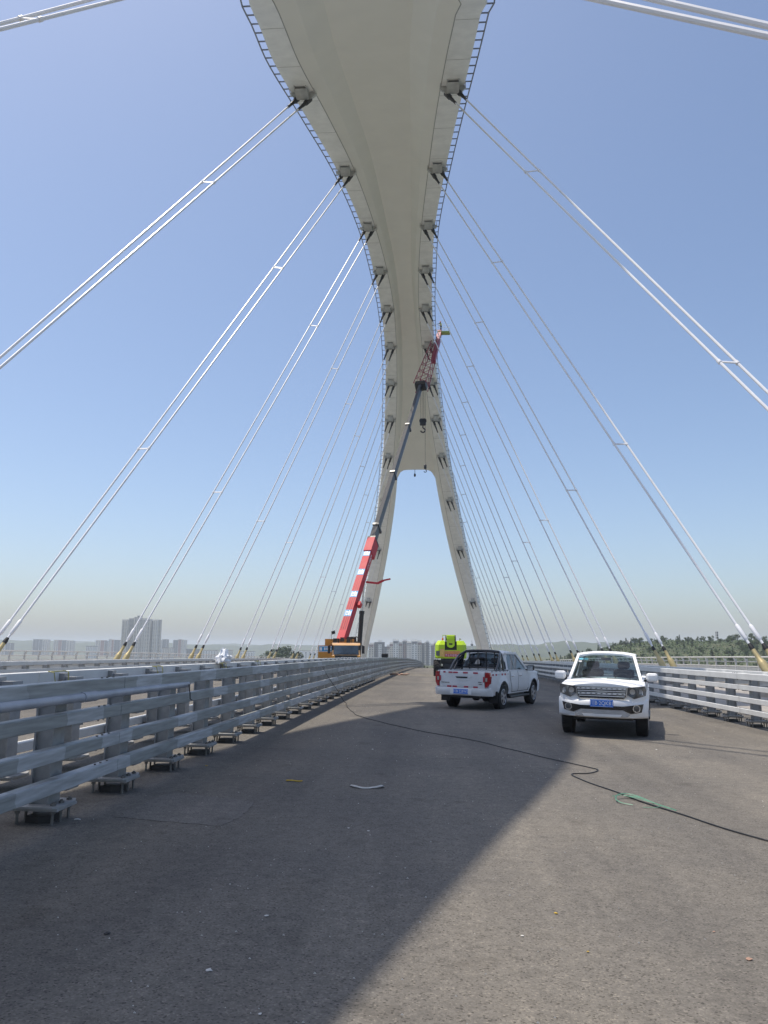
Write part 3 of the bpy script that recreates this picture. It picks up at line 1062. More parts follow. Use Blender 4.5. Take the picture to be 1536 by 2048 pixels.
def pickup(name, label, loc, rz, tilt, rollbar, dirty):
    paint = M_WHITED if dirty else M_WHITE
    root = thing(name, label, 'pickup truck', loc, 0, rot=(0, tilt, rz))
    # ---- front body with hood and lower cab
    mb = MB()
    rows = shell_rows(-0.86, 2.45)
    mb.grid(rows)
    mb.grid(mirror_rows(rows))
    for rr in (rows, mirror_rows(rows)):
        e = rr[-1]                                               # close the blunt nose
        mb.add(list(e) + [(0, 2.45, e[0][2])], [tuple(range(len(e))) + (len(e),)])
        e = rr[0]
        mb.add(list(e) + [(0, -0.86, e[0][2])], [tuple(range(len(e))) + (len(e),)])
    body = mb.build('body', paint, root, angle=32)
    # ---- cargo bed: outer skins, inner walls, floor
    mb = MB()
    for sx in (-1, 1):
        rows = []
        for y in body_stations(-2.62, -0.88):
            zb, zs = zb_body(y), 1.15
            row = [(sx * side_x(y, zb + (zs - 0.03 - zb) * k / 8), y, zb + (zs - 0.03 - zb) * k / 8) for k in range(9)]
            xs = side_x(y, zs - 0.03)
            row += [(sx * (xs - 0.02), y, zs), (sx * (xs - 0.11), y, zs), (sx * (xs - 0.12), y, zs - 0.02), (sx * (xs - 0.12), y, 0.70)]
            rows.append(row)
        mb.grid(rows)
        e = rows[0]
        mb.add(e, [tuple(range(len(e)))])
    mb.box(-0.76, 0.76, -2.60, -0.88, 0.66, 0.70)
    mb.box(-0.78, 0.78, -0.93, -0.88, 0.66, 1.14)
    mb.build('cargo_bed', paint, root, angle=32)
    # ---- dark underbody and wheel wells
    mb = MB()
    mb.box(-0.60, 0.60, -2.55, 2.2, 0.36, 0.60)
    for sx in (-1, 1):
        mb.box(sx * 0.38, sx * 0.55, -2.6, 2.2, 0.40, 0.64)
        mb.box(sx * 0.45, sx * 0.80, FW - 0.5, FW + 0.5, 0.80, 0.95)
        mb.box(sx * 0.45, sx * 0.80, RW - 0.5, RW + 0.5, 0.80, 0.95)
        mb.cyl((sx * 0.2, RW, 0.375), (sx * 0.7, RW, 0.375), 0.06, n=8)
        mb.cyl((sx * 0.2, FW, 0.375), (sx * 0.7, FW, 0.375), 0.05, n=8)
    mb.lathe((-0.08, RW, 0.375), (1, 0, 0), [(-0.1, 0.05), (0.02, 0.15), (0.14, 0.15), (0.26, 0.05)], 12)
    mb.lathe((0, -2.12, 0.34), (0, 0, 1), [(0, 0.18), (0.01, 0.31), (0.06, 0.345), (0.13, 0.345), (0.18, 0.31), (0.19, 0.18)], 20)
    mb.build('underbody', M_BLACK, root)
    for sx in (-1, 1):
        m2 = MB()
        m2.bbox(sx * 0.86 - 0.07, sx * 0.86 + 0.07, -0.95, 1.0, 0.31, 0.38, 0.02)
        m2.box(min(sx * 0.80, sx * 0.55), max(sx * 0.80, sx * 0.55), -0.7, 0.8, 0.36, 0.43)
        m2.build('side_step', M_BLACK, root)
    for sx in (-1, 1):
        wheel(root, sx * 0.765, FW, sx)
        wheel(root, sx * 0.765, RW, sx)
    # ---- cab roof, pillars, glass
    Wb = lambda sx: Vector((sx * 0.755, 1.20, 1.135))
    Wt = lambda sx: Vector((sx * 0.595, 0.40, 1.665))
    Rt = lambda sx: Vector((sx * 0.595, -0.60, 1.675))
    Rb = lambda sx: Vector((sx * 0.760, -0.84, 1.14))
    mb = MB()
    rows = []
    for j in range(13):
        t = j / 12
        y = 0.47 + (-0.70 - 0.47) * t
        edge = 1.672 + 0.045 * math.sin(math.pi * min(1, max(0, t))) ** 0.6
        row = []
        for i in range(13):
            q = 2 * i / 12 - 1
            hw = 0.655 - 0.05 * (2 * t - 1) ** 4
            row.append((q * hw, y, edge + 0.055 * (1 - abs(q) ** 2.6)))
        rows.append(row)
    mb.grid(rows)
    under = [[(p[0] * 0.98, p[1], p[2] - 0.05) for p in r_] for r_ in rows]
    mb.grid(under)
    ring = lambda R_: [R_[0][i] for i in range(13)] + [R_[j][12] for j in range(1, 13)] + [R_[12][i] for i in range(11, -1, -1)] + [R_[j][0] for j in range(11, 0, -1)]
    mb.grid([ring(rows), ring(under)], close=True)
    roof = mb.build('roof', paint, root, angle=40)
    mb = MB()
    for sx in (-1, 1):
        mb.beam(Wb(sx) + Vector((sx * 0.02, 0.02, -0.03)), Wt(sx) + Vector((sx * 0.02, 0, 0.02)), 0.06, 0.085, (0, 1, 0.6))
        mb.prism([Rb(sx) + Vector((0, 0.02, -0.02)), Rb(sx) + Vector((sx * 0.01, 0.24, -0.02)), Rt(sx) + Vector((sx * 0.02, 0.16, 0.02)), Rt(sx) + Vector((sx * 0.01, -0.02, 0.02))], (-sx * 0.07, 0, 0))
        mb.beam(Wt(sx) + Vector((sx * 0.035, 0.02, 0.005)), Rt(sx) + Vector((sx * 0.035, -0.02, 0.005)), 0.06, 0.06)
        mb.beam(Wb(sx) + Vector((sx * 0.035, 0.0, -0.005)), Rb(sx) + Vector((sx * 0.03, 0.0, -0.005)), 0.07, 0.06)
    mb.beam(Rb(-1), Rb(1), 0.05, 0.10)
    mb.build('pillars', paint, root)
    mb = MB()
    for sx in (-1, 1):
        f = lambda t, y: Vector((sx * (0.785 + (0.62 - 0.785) * t), y, 1.14 + 0.535 * t))
        mb.prism([f(0, 0.02), f(0, -0.07), f(1, -0.12), f(1, -0.03)], (-sx * 0.03, 0, 0))
    mb.build('door_pillars', M_GLOSSB, root)
    # windscreen and rear window
    def pane(a0, a1, b0, b1, bow, nm, g):
        m_ = MB()
        rows_ = []
        for j in range(7):
            t = j / 6
            row_ = []
            for i in range(11):
                q = i / 10
                p = a0.lerp(a1, q).lerp(b0.lerp(b1, q), t)
                row_.append(p + Vector((0, bow * (1 - (2 * q - 1) ** 2), 0.3 * abs(bow) * (1 - (2 * q - 1) ** 2) * t)))
            rows_.append(row_)
        m_.grid(rows_)
        return m_.build(nm, g, root)
    ws = pane(Wb(-1), Wb(1), Wt(-1), Wt(1), 0.10, 'windscreen', G_CAR)
    pane(Rb(-1), Rb(1), Rt(-1), Rt(1), -0.03, 'rear_window', G_DARK if rollbar else G_CAR)
    for sx in (-1, 1):
        f = lambda t, y: Vector((sx * (0.780 + (0.615 - 0.780) * t), y, 1.14 + 0.535 * t))
        m_ = MB()
        m_.add([f(0, 1.12), f(0, 0.02), f(1, -0.03), f(1, 0.38)], [(0, 1, 2, 3)])
        m_.build('door_window', G_DARK, root)
        m_ = MB()
        m_.add([f(0, -0.07), f(0, -0.66), f(0.5, -0.60), f(1, -0.48), f(1, -0.12)], [(0, 1, 2, 3, 4)])
        m_.build('door_window', G_DARK, root)
        # doors as slightly raised skins over a dark joint
        for (ya, yb) in ((0.99, -0.03), (-0.06, -0.80)):
            for nm, gr, th, mm in (('door_joint', 0.018, 0.004, M_BLACK), ('door', 0.0, 0.009, paint)):
                m_ = MB()
                rr = []
                for j in range(9):
                    z = 0.50 - gr + (1.115 + 0.02 - 0.50 + gr) * j / 8
                    cut = max(0.0, (0.85 - z)) * 0.55 if yb < -0.5 else 0.0
                    row = []
                    for i in range(9):
                        y = ya + gr + (yb + cut - gr - ya - gr) * i / 8
                        row.append((sx * (side_x(y, z) + th), y, z))
                    rr.append(row)
                m_.grid(rr)
                dd = m_.build(nm, mm, root)
            m_ = MB()
            yh = yb + 0.17
            m_.bbox(sx * (side_x(yh, 0.98) + 0.03) - 0.018, sx * (side_x(yh, 0.98) + 0.03) + 0.018, yh - 0.10, yh + 0.10, 0.965, 1.0, 0.012)
            m_.build('handle', M_CHROME if rollbar else paint, dd)
        # mirrors
        m_ = MB()
        c = Vector((sx * 1.0, 0.92, 1.21))
        m_.bbox(c.x - 0.125, c.x + 0.125, c.y - 0.06, c.y + 0.08, c.z - 0.09, c.z + 0.10, 0.055)
        mr = m_.build('mirror', M_BLACK if rollbar else paint, root, angle=50)
        m_ = MB()
        m_.beam((sx * 0.77, 0.92, 1.13), (sx * 0.96, 0.93, 1.16), 0.06, 0.05)
        m_.build('mirror_arm', M_BLACK, mr)
        m_ = MB()
        m_.box(c.x - 0.09, c.x + 0.09, c.y - 0.066, c.y - 0.058, c.z - 0.07, c.z + 0.08)
        m_.build('mirror_glass', M_CHROME, mr)
    # cab inside
    m_ = MB()
    m_.box(-0.72, 0.72, -0.80, 0.95, 0.60, 0.66)
    m_.bbox(-0.72, 0.72, 0.78, 1.12, 0.85, 1.16, 0.06)
    m_.build('dashboard', M_DASH, root)
    for sx in (-1, 1):
        for y, nm in ((0.12, 'front_seat'), (-0.55, 'rear_seat')):
            m_ = MB()
            m_.bbox(sx * 0.36 - 0.25, sx * 0.36 + 0.25, y - 0.22, y + 0.26, 0.70, 0.86, 0.05)
            m_.bbox(sx * 0.36 - 0.23, sx * 0.36 + 0.23, y - 0.28, y - 0.13, 0.80, 1.34, 0.06)
            m_.bbox(sx * 0.36 - 0.13, sx * 0.36 + 0.13, y - 0.28, y - 0.17, 1.36, 1.53, 0.045)
            m_.build(nm, M_SEAT, root)
    m_ = MB()
    ring_ = [(-0.36 + 0.17 * math.cos(t), 0.62 - 0.06 * math.sin(t), 1.12 + 0.16 * math.sin(t)) for t in [2 * math.pi * k / 20 for k in range(21)]]
    m_.tube(ring_, 0.016, 6)
    m_.cyl((-0.36, 0.62, 1.12), (-0.36, 0.8, 1.05), 0.035, n=8)
    m_.build('steering_wheel', M_BLACK, root)
    m_ = MB()
    m_.bbox(-0.11, 0.11, 0.44, 0.47, 1.56, 1.625, 0.015)
    m_.build('inner_mirror', M_BLACK, root)
    # wipers
    m_ = MB()
    for a, b_ in (((-0.55, 1.22, 1.155), (-0.05, 1.22, 1.185)), ((0.05, 1.25, 1.165), (0.55, 1.16, 1.195))):
        m_.beam(Vector(a) + Vector((0, 0.06, 0)), Vector(b_) + Vector((0, 0.06, 0)), 0.025, 0.02)
    m_.build('wipers', M_BLACK, root)
    return root, paint

def plate(root, text, y, z, facing, w=0.46, h=0.145):
    """facing +1: front of the car, -1: rear"""
    m_ = MB()
    m_.bbox(-w / 2, w / 2, y - 0.006, y + 0.006, z - h / 2, z + h / 2, 0.004)
    p = m_.build('number_plate', M_PLATE, root)
    m_ = MB()
    yy = y + facing * 0.0075
    for a, b_ in (((-w / 2 + .012, z - h / 2 + .010), (w / 2 - .012, z - h / 2 + .010)), ((-w / 2 + .012, z + h / 2 - .010), (w / 2 - .012, z + h / 2 - .010))):
        m_.box(a[0], b_[0], yy - 0.001, yy + 0.001, a[1] - 0.0025, a[1] + 0.0025)
    m_.build('plate_border', M_PLATEW, p)
    text_mesh(text, 0.112, M_PLATEW, 'plate_text', p, (0, yy + facing * 0.001, z), (math.pi / 2, 0, math.pi if facing > 0 else 0), 0.001, sx=0.88)
    return p

YR = -2.62
def rear_end(pa, paintA, text, tapes):
    m_ = MB()
    rows = []
    for j in range(9):                                               # tailgate, slightly crowned
        z = 0.655 + (1.15 - 0.655) * j / 8
        rows.append([(-0.715 + 1.43 * i / 12, YR - 0.055 - 0.012 * (1 - (i / 6 - 1) ** 2) + (0.02 if j in (0, 8) else 0) - (0.0), z) for i in range(13)])
    m_.grid(rows)
    back = [[(p[0], YR + 0.0, p[2]) for p in r_] for r_ in rows]
    m_.grid(back)
    m_.grid([[rows[8][i] for i in range(13)], [back[8][i] for i in range(13)]])
    m_.grid([[rows[0][i] for i in range(13)], [back[0][i] for i in range(13)]])
    for i in (0, 12):
        m_.grid([[rows[j][i] for j in range(9)], [back[j][i] for j in range(9)]])
    tg = m_.build('tailgate', paintA, pa)
    YT = YR - 0.07
    MB().prism([(-0.20, YT - 0.002, 0.985), (0.20, YT - 0.002, 0.985), (0.16, YT - 0.002, 0.94), (-0.16, YT - 0.002, 0.94)], (0, -0.006, 0)).build('handle', M_BLACK, tg)
    m_ = MB()                                                        # pressed line around the handle
    for a, b_ in (((-0.33, 1.03), (-0.20, 0.89)), ((-0.20, 0.89), (0.20, 0.89)), ((0.20, 0.89), (0.33, 1.03))):
        m_.beam((a[0], YT - 0.001, a[1]), (b_[0], YT - 0.001, b_[1]), 0.012, 0.012)
    m_.build('pressed_line', paintA, tg)
    for x, z, w in () if not tapes else ((-0.56, 1.105, 0.07), (-0.36, 1.10, 0.13), (-0.20, 1.10, 0.15), (0.12, 1.10, 0.15), (0.44, 1.10, 0.15), (-0.40, 0.69, 0.14), (-0.22, 0.69, 0.14), (0.14, 0.69, 0.14), (0.44, 0.69, 0.14)):
        MB().box(x - w / 2, x + w / 2, YT - 0.006, YT - 0.001, z - 0.022, z + 0.022).build('reflective_tape', M_TAPE, tg)
    for x, z, w in () if not tapes else ((-0.02, 0.69, 0.12), (-0.56, 0.69, 0.11), (0.30, 0.69, 0.12)):
        MB().box(x - w / 2, x + w / 2, YT - 0.006, YT - 0.001, z - 0.022, z + 0.022).build('reflective_tape', M_TAPEW, tg)
    for x0, n, z in () if not tapes else ((-0.66, 9, 0.80), (0.52, 4, 0.835), (0.54, 4, 0.775)):   # small worn lettering, not legible
        m_ = MB()
        for k in range(n):
            m_.box(x0 + k * 0.030, x0 + k * 0.030 + 0.02, YT - 0.006, YT - 0.001, z - 0.012 * (0.6 + 0.4 * ((k * 7) % 3) / 2), z + 0.012)
        m_.build('worn_lettering', M_BLACK, tg)
    for sx in (-1, 1):
        m_ = MB()
        ln = [(0.735, 0.69), (0.735, 1.12), (0.865, 1.12), (0.885, 1.0), (0.87, 0.80), (0.80, 0.69)]
        pts = [(sx * x, YR - 0.058 + 0.04 * max(0, (x - 0.80)) / 0.08, z) for x, z in ln]
        m_.prism(pts, (0, 0.12, 0))
        tl = m_.build('tail_light', M_REDL, pa)
        m_ = MB()
        m_.prism([(sx * 0.745, YR - 0.060, 0.86), (sx * 0.80, YR - 0.060, 0.86), (sx * 0.805, YR - 0.060, 0.965), (sx * 0.745, YR - 0.060, 0.965)], (0, 0.01, 0))
        m_.build('reversing_lens', M_CLEARL, tl)
        if tapes: MB().box(sx * 0.70 - 0.025, sx * 0.70 + 0.025, YT - 0.007, YT - 0.001, 0.84, 1.0).build('reflective_tape', M_TAPE, tg)
        # mud flaps
        MB().box(sx * 0.78 - 0.14, sx * 0.78 + 0.14, RW - 0.60, RW - 0.585, 0.22, 0.56).build('mud_flap', M_BLACK, pa)
    m_ = MB()
    rows = []
    for i in range(17):                                              # rear bumper
        x = -0.90 + 1.80 * i / 16
        yb = YR - 0.13 + 0.16 * max(0, abs(x) - 0.66) ** 2 / 0.058
        rows.append([(x, yb + 0.07, 0.66), (x, yb + 0.01, 0.655), (x, yb - 0.01, 0.60), (x, yb, 0.52), (x, yb + 0.04, 0.44), (x, yb + 0.16, 0.43)])
    m_.grid(rows)
    m_.add(rows[0], [tuple(range(6))])
    m_.add(rows[-1], [tuple(range(6))])
    m_.box(-0.86, 0.86, YR - 0.07, YR + 0.03, 0.60, 0.645)
    bp = m_.build('rear_bumper', paintA, pa, angle=50)
    MB().box(-0.34, 0.34, YR - 0.150, YR - 0.142, 0.475, 0.632).build('plate_recess', M_WHITE, bp)
    if text: plate(pa, text, YR - 0.158, 0.555, -1)
def front_end(pb, paintB, text):
    YF = 2.455
    fy = lambda x, z: YF - 0.26 * max(0.0, abs(x) - 0.45) ** 2 / 0.16 * 0.9
    # bonnet shut line
    m_ = MB()
    # lower front: painted bumper mass
    rows = []
    for i in range(25):
        q = 2 * i / 24 - 1
        x = 0.905 * q
        yb = 2.56 - 0.34 * abs(q) ** 4.0 - 0.04 * q * q
        rows.append([(x, yb - 0.14, 0.80), (x, yb - 0.045, 0.785), (x, yb - 0.005, 0.73), (x, yb, 0.66), (x, yb - 0.012, 0.58), (x, yb - 0.03, 0.47), (x, yb - 0.10, 0.42), (x, yb - 0.3, 0.41)])
    m_.grid(rows)
    m_.add(rows[0], [tuple(range(8))])
    m_.add(rows[-1], [tuple(range(8))])
    bmp = m_.build('front_bumper', paintB, pb, angle=50)
    by = lambda x, z: 2.562 - 0.34 * abs(x / 0.905) ** 4.0 - 0.04 * (x / 0.905) ** 2
    def bumper_part(poly, mm, nm, th, off=0.0, n=4, parent=None):
        m2 = MB()
        pts = []
        for i in range(len(poly)):
            a, b_ = poly[i], poly[(i + 1) % len(poly)]
            for k in range(n):
                t = k / n
                pts.append((a[0] + (b_[0] - a[0]) * t, a[1] + (b_[1] - a[1]) * t))
        # split into vertical strips so that it follows the curve of the bumper
        xs = sorted(set(round(p[0], 4) for p in pts))
        def span(x):
            zs = []
            for i in range(len(poly)):
                a, b_ = poly[i], poly[(i + 1) % len(poly)]
                if abs(b_[0] - a[0]) < 1e-9:
                    if abs(a[0] - x) < 1e-6: zs += [a[1], b_[1]]
                elif min(a[0], b_[0]) - 1e-6 <= x <= max(a[0], b_[0]) + 1e-6:
                    zs.append(a[1] + (b_[1] - a[1]) * (x - a[0]) / (b_[0] - a[0]))
            return min(zs), max(zs)
        rr, r2 = [], []
        for x in xs:
            lo, hi = span(x)
            y = by(x, lo) + off
            rr.append([(x, y + th, lo), (x, y + th, hi)])
            r2.append([(x, y - 0.03, lo), (x, y - 0.03, hi)])
        m2.grid([[r_[0] for r_ in rr], [r_[1] for r_ in rr]], smooth=False)
        m2.grid([[r_[1] for r_ in rr], [r_[1] for r_ in r2]], smooth=False)
        m2.grid([[r_[0] for r_ in rr], [r_[0] for r_ in r2]], smooth=False)
        m2.add([rr[0][0], rr[0][1], r2[0][1], r2[0][0]], [(0, 1, 2, 3)])
        m2.add([rr[-1][0], rr[-1][1], r2[-1][1], r2[-1][0]], [(0, 1, 2, 3)])
        return m2.build(nm, mm, parent or bmp)
    bumper_part([(-0.82, 0.715), (-0.42, 0.665), (0.42, 0.665), (0.82, 0.715), (0.78, 0.55), (0.57, 0.52), (0.42, 0.59), (-0.42, 0.59), (-0.57, 0.52), (-0.78, 0.55)], M_GLOSSB, 'lower_intake', 0.006)
    bumper_part([(-0.55, 0.495), (-0.42, 0.585), (0.42, 0.585), (0.55, 0.495), (0.50, 0.455), (0.0, 0.44), (-0.50, 0.455)], M_SILVER, 'skid_plate', 0.016)
    bumper_part([(-0.40, 0.50), (0.40, 0.50), (0.36, 0.45), (-0.36, 0.45)], M_WHITED, 'skid_insert', 0.022)
    for sx in (-1, 1):
        m_ = MB()
        x = sx * 0.675
        c = Vector((x, by(x, 0.62) + 0.006, 0.625))
        nrm = Vector((sx * 0.35, 1, 0)).normalized()
        m_.lathe(c, nrm, [(0, 0.078), (0.02, 0.078), (0.02, 0.062), (0.004, 0.058)], 20)
        fl = m_.build('fog_light', M_CHROME, bmp)
        MB().lathe(c, nrm, [(0.0, 0.058), (0.012, 0.055), (0.016, 0.02)], 16).build('lens', M_LENS, fl)
    # grille: dark opening, chrome bars with slots
    gy = 2.470
    m_ = MB()
    m_.prism([(-0.50, gy, 1.035), (0.50, gy, 1.035), (0.475, gy, 0.85), (0.43, gy, 0.815), (-0.43, gy, 0.815), (-0.475, gy, 0.85)], (0, 0.03, 0))
    gr = m_.build('grille', M_GLOSSB, pb)
    m_ = MB()
    ol = [(-0.51, 1.042), (0.51, 1.042), (0.485, 0.845), (0.435, 0.805), (-0.435, 0.805), (-0.485, 0.845), (-0.51, 1.042)]
    for a, b_ in zip(ol[:-1], ol[1:]):
        m_.beam((a[0], gy + 0.03, a[1]), (b_[0], gy + 0.03, b_[1]), 0.014, 0.03, (0, 1, 0))
    m_.build('grille_surround', M_CHROME, gr)
    for zc, hw in ((1.010, 0.488), (0.958, 0.480), (0.908, 0.472), (0.858, 0.458)):
        m_ = MB()
        hh = 0.020 if zc in (1.010, 0.908) else 0.009
        m_.box(-hw, hw, gy + 0.02, gy + 0.045, zc - hh, zc + hh)
        bar = m_.build('grille_bar', M_BRIGHT, gr)
        if hh > 0.01:
            m_ = MB()
            for k in range(9):
                x = -0.42 + 0.105 * k
                m_.prism([(x - 0.034, gy + 0.0455, zc), (x, gy + 0.0455, zc + 0.009), (x + 0.034, gy + 0.0455, zc), (x, gy + 0.0455, zc - 0.009)], (0, 0.002, 0))
            tag(m_.build('slots', M_GLOSSB, bar), kind='stuff')
    m_ = MB()
    for k in range(7):                                               # small chrome letters, too small to read
        m_.box(-0.105 + 0.032 * k, -0.085 + 0.032 * k, gy + 0.036, gy + 0.05, 0.934, 0.952)
    m_.build('grille_lettering', M_CHROME, gr)
    for sx in (-1, 1):
        m_ = MB()
        ln = [(0.520, 1.045), (0.86, 1.075), (0.885, 0.99), (0.865, 0.88), (0.64, 0.815), (0.505, 0.895)]
        hy = lambda x: 2.485 - 0.30 * max(0, (x - 0.50) / 0.38) ** 2.2
        n = 5
        pts = []
        for i in range(len(ln)):
            a, b_ = ln[i], ln[(i + 1) % len(ln)]
            for k in range(n):
                t = k / n
                pts.append((a[0] + (b_[0] - a[0]) * t, a[1] + (b_[1] - a[1]) * t))
        cx, cz = 0.70, 0.95
        vs = [(sx * x, hy(x), z) for x, z in pts] + [(sx * cx, hy(cx) + 0.008, cz)]
        m_.add(vs, [(i, (i + 1) % len(pts), len(pts)) for i in range(len(pts))])
        v2 = [(sx * x, hy(x) - 0.10, z) for x, z in pts]
        m_.grid([vs[:-1], v2], smooth=False, close=True)
        hl = m_.build('headlight', M_LENS, pb)
        for x, z, r_ in ((0.61, 0.960, 0.055), (0.755, 0.965, 0.046)):
            MB().lathe((sx * x, hy(x) + 0.004, z), (0, 1, 0), [(0, r_), (0.006, r_), (0.006, r_ * 0.8), (0.001, r_ * 0.6)], 16).build('reflector', M_CLEARL if x < 0.7 else M_SILVER, hl)
        MB().box(min(sx * 0.70, sx * 0.84), max(sx * 0.70, sx * 0.84), hy(0.8) - 0.02, hy(0.8) + 0.035, 0.88, 0.895).build('indicator', M_CLEARL, hl)
    if text: plate(pb, text, 2.578, 0.715, 1)
# ---- the pickup seen from behind
A_LOC = (1.80, 26.1)
A_RZ = -math.radians(24)
pa, paintA = pickup('pickup_truck', 'white pickup with black roll bar seen from behind, red tape on its tailgate', (*A_LOC, road_z(*A_LOC)), A_RZ, 0.015 * math.cos(A_RZ), True, True)
rear_end(pa, paintA, '川B·228WS', True)
front_end(pa, paintA, None)
# roll bar with window guard and sloping legs
m_ = MB()
for sx in (-1, 1):
    top = Vector((sx * 0.60, -0.98, 1.70))
    m_.tube([(sx * 0.70, -0.97, 1.15), (sx * 0.68, -0.97, 1.45), (sx * 0.62, -0.98, 1.66), (sx * 0.55, -0.98, 1.72)], 0.042, 8)
    m_.tube([top, (sx * 0.68, -1.25, 1.60), (sx * 0.74, -1.55, 1.36), (sx * 0.755, -1.78, 1.15)], 0.034, 8)
    m_.tube([(sx * 0.62, -1.0, 1.58), (sx * 0.70, -1.25, 1.44), (sx * 0.745, -1.5, 1.16)], 0.022, 6)
m_.tube([(-0.56, -0.98, 1.72), (-0.3, -0.98, 1.74), (0.3, -0.98, 1.74), (0.56, -0.98, 1.72)], 0.045, 8)
m_.tube([(-0.68, -0.98, 1.22), (0.68, -0.98, 1.22)], 0.02, 6)
for x in (-0.42, -0.14, 0.14, 0.42):
    m_.cyl((x, -0.98, 1.16), (x, -0.98, 1.73), 0.018, n=6)
rbar = m_.build('roll_bar', M_GLOSSB, pa)
for sx in (-1, 1):
    MB().prism([(sx * 0.66, -0.99, 1.64), (sx * 0.70, -1.0, 1.18), (sx * 0.745, -1.42, 1.18), (sx * 0.71, -1.28, 1.50)], (-sx * 0.025, 0, 0)).build('side_fairing', M_GLOSSB, rbar)
    MB().prism([(sx * 0.732, -1.20, 1.24), (sx * 0.740, -1.33, 1.24), (sx * 0.732, -1.24, 1.36)], (sx * 0.004, 0, 0)).build('pale_mark', M_TAPEW, rbar)
m_ = MB()
m_.prism([(-0.30, -0.875, 1.32), (-0.12, -0.875, 1.32), (-0.14, -0.83, 1.44), (-0.20, -0.80, 1.50), (-0.27, -0.83, 1.42)], (0, -0.004, 0))
m_.build('window_sticker', M_CLEARL, pa)
for sx in (-1, 1):
    m_ = MB()
    m_.tube([(sx * 0.87, -2.5, 1.17), (sx * 0.875, -1.0, 1.17)], 0.012, 6)
    for y in (-2.45, -2.1, -1.75, -1.4, -1.05):
        m_.cyl((sx * 0.87, y, 1.13), (sx * 0.87, y, 1.17), 0.012, n=6)
    m_.build('tie_rail', M_BLACK, pa)
    for k in range(6):
        y = -2.42 + 0.27 * k
        xx = side_x(y, 1.05) + 0.003
        MB().box(sx * xx - 0.003, sx * xx + 0.003, y, y + 0.13, 1.02, 1.075).build('reflective_tape', M_TAPE if k % 3 != 2 else M_TAPEW, pa)

# ---- the pickup facing the camera
B_LOC = (4.02, 19.05)
B_RZ = math.radians(165)
pb, paintB = pickup('pickup_truck', 'white pickup facing the camera with chrome grille and dark headlights', (*B_LOC, road_z(*B_LOC)), B_RZ, 0.015 * math.cos(B_RZ), False, False)
rear_end(pb, paintB, None, False)
front_end(pb, paintB, '川B·2QK81')
# stickers inside the windscreen, a sheet on the dashboard
for x, z, w, h, mm in ((0.555, 1.585, 0.10, 0.045, M_STICK), (0.44, 1.585, 0.09, 0.05, M_STICK), (0.57, 1.53, 0.07, 0.035, M_TAPEW)):
    t = (z - 1.135) / 0.53
    y = 1.20 + (0.40 - 1.20) * t
    m_ = MB()
    m_.frame_box((x, y + 0.045, z), (w / 2, 0, 0), Vector((0, -0.80, 0.53)).normalized() * h / 2 * 1.6, Vector((0, 0.53, 0.80)).normalized() * 0.002)
    m_.build('windscreen_sticker', mm, pb)
MB().frame_box((-0.42, 0.98, 1.172), (0.12, 0, 0), (0, 0.07, 0.004), (0, 0, 0.003)).build('paper_sheet', M_TAPEW, pb)
# ------------------------------------------------------------------ green boom lift
M_LIME = mat('lime_paint', (0.52, 0.74, 0.012), 0.35, var=0.05, scale=1.5, coat=0.3)
M_ORANGE = mat('banner_orange', (0.72, 0.33, 0.10), 0.6, var=0.1, scale=4)
M_BANRED = mat('banner_red', (0.55, 0.02, 0.06), 0.6, var=0.08, scale=4)
M_BEACON = mat('beacon_orange', (0.75, 0.16, 0.03), 0.3, var=0.05, scale=9)
LX, LY = 1.02, 60.9
lift = thing('boom_lift', 'lime green boom lift with a red and orange banner, parked beyond the pickup', 'boom lift', (LX, LY, road_z(LX, LY)))
def lift_wheel(x, y):
    w = empty('wheel', (x, y, 0.60))
    w.parent = lift
    MB().lathe((-0.28, 0, 0), (1, 0, 0), [(0, 0.30), (0.0, 0.48), (0.05, 0.57), (0.12, 0.585), (0.44, 0.585), (0.51, 0.57), (0.56, 0.48), (0.56, 0.30)], 26).build('tyre', M_TYRE, w)
    for k in range(18):                                          # chevron lugs
        t = 2 * math.pi * k / 18
        m_ = MB()
        for sx in (-1, 1):
            p0 = Vector((0, math.cos(t) * 0.60, math.sin(t) * 0.60))
            t2 = t + 0.30
            p1 = Vector((sx * 0.27, math.cos(t2) * 0.585, math.sin(t2) * 0.585))
            m_.beam(p0, p1, 0.07, 0.05, Vector((0, math.cos(t), math.sin(t))))
        m_.build('lug', M_TYRE, w)
    s = 1 if x > 0 else -1
    MB().lathe((0.12 * s, 0, 0), (s, 0, 0), [(0, 0.29), (0.14, 0.30), (0.15, 0.26), (0.06, 0.12), (0.12, 0.10)], 16).build('rim', M_LIME, w)
for x in (-1.05, 1.05):
    for y in (-0.3, 2.3):
        lift_wheel(x, y)
MB().bbox(-0.62, 0.62, -0.75, 2.75, 0.42, 0.95, 0.06).cyl((0, 1.0, 0.9), (0, 1.0, 1.32), 0.60, n=20).bbox(-0.75, 0.75, -0.55, 1.6, 0.93, 1.38, 0.04).build('chassis', M_BLACK, lift)
for y in (-0.3, 2.3):
    MB().cyl((-0.8, y, 0.6), (0.8, y, 0.6), 0.12, n=10).build('axle', M_BLACK, lift)
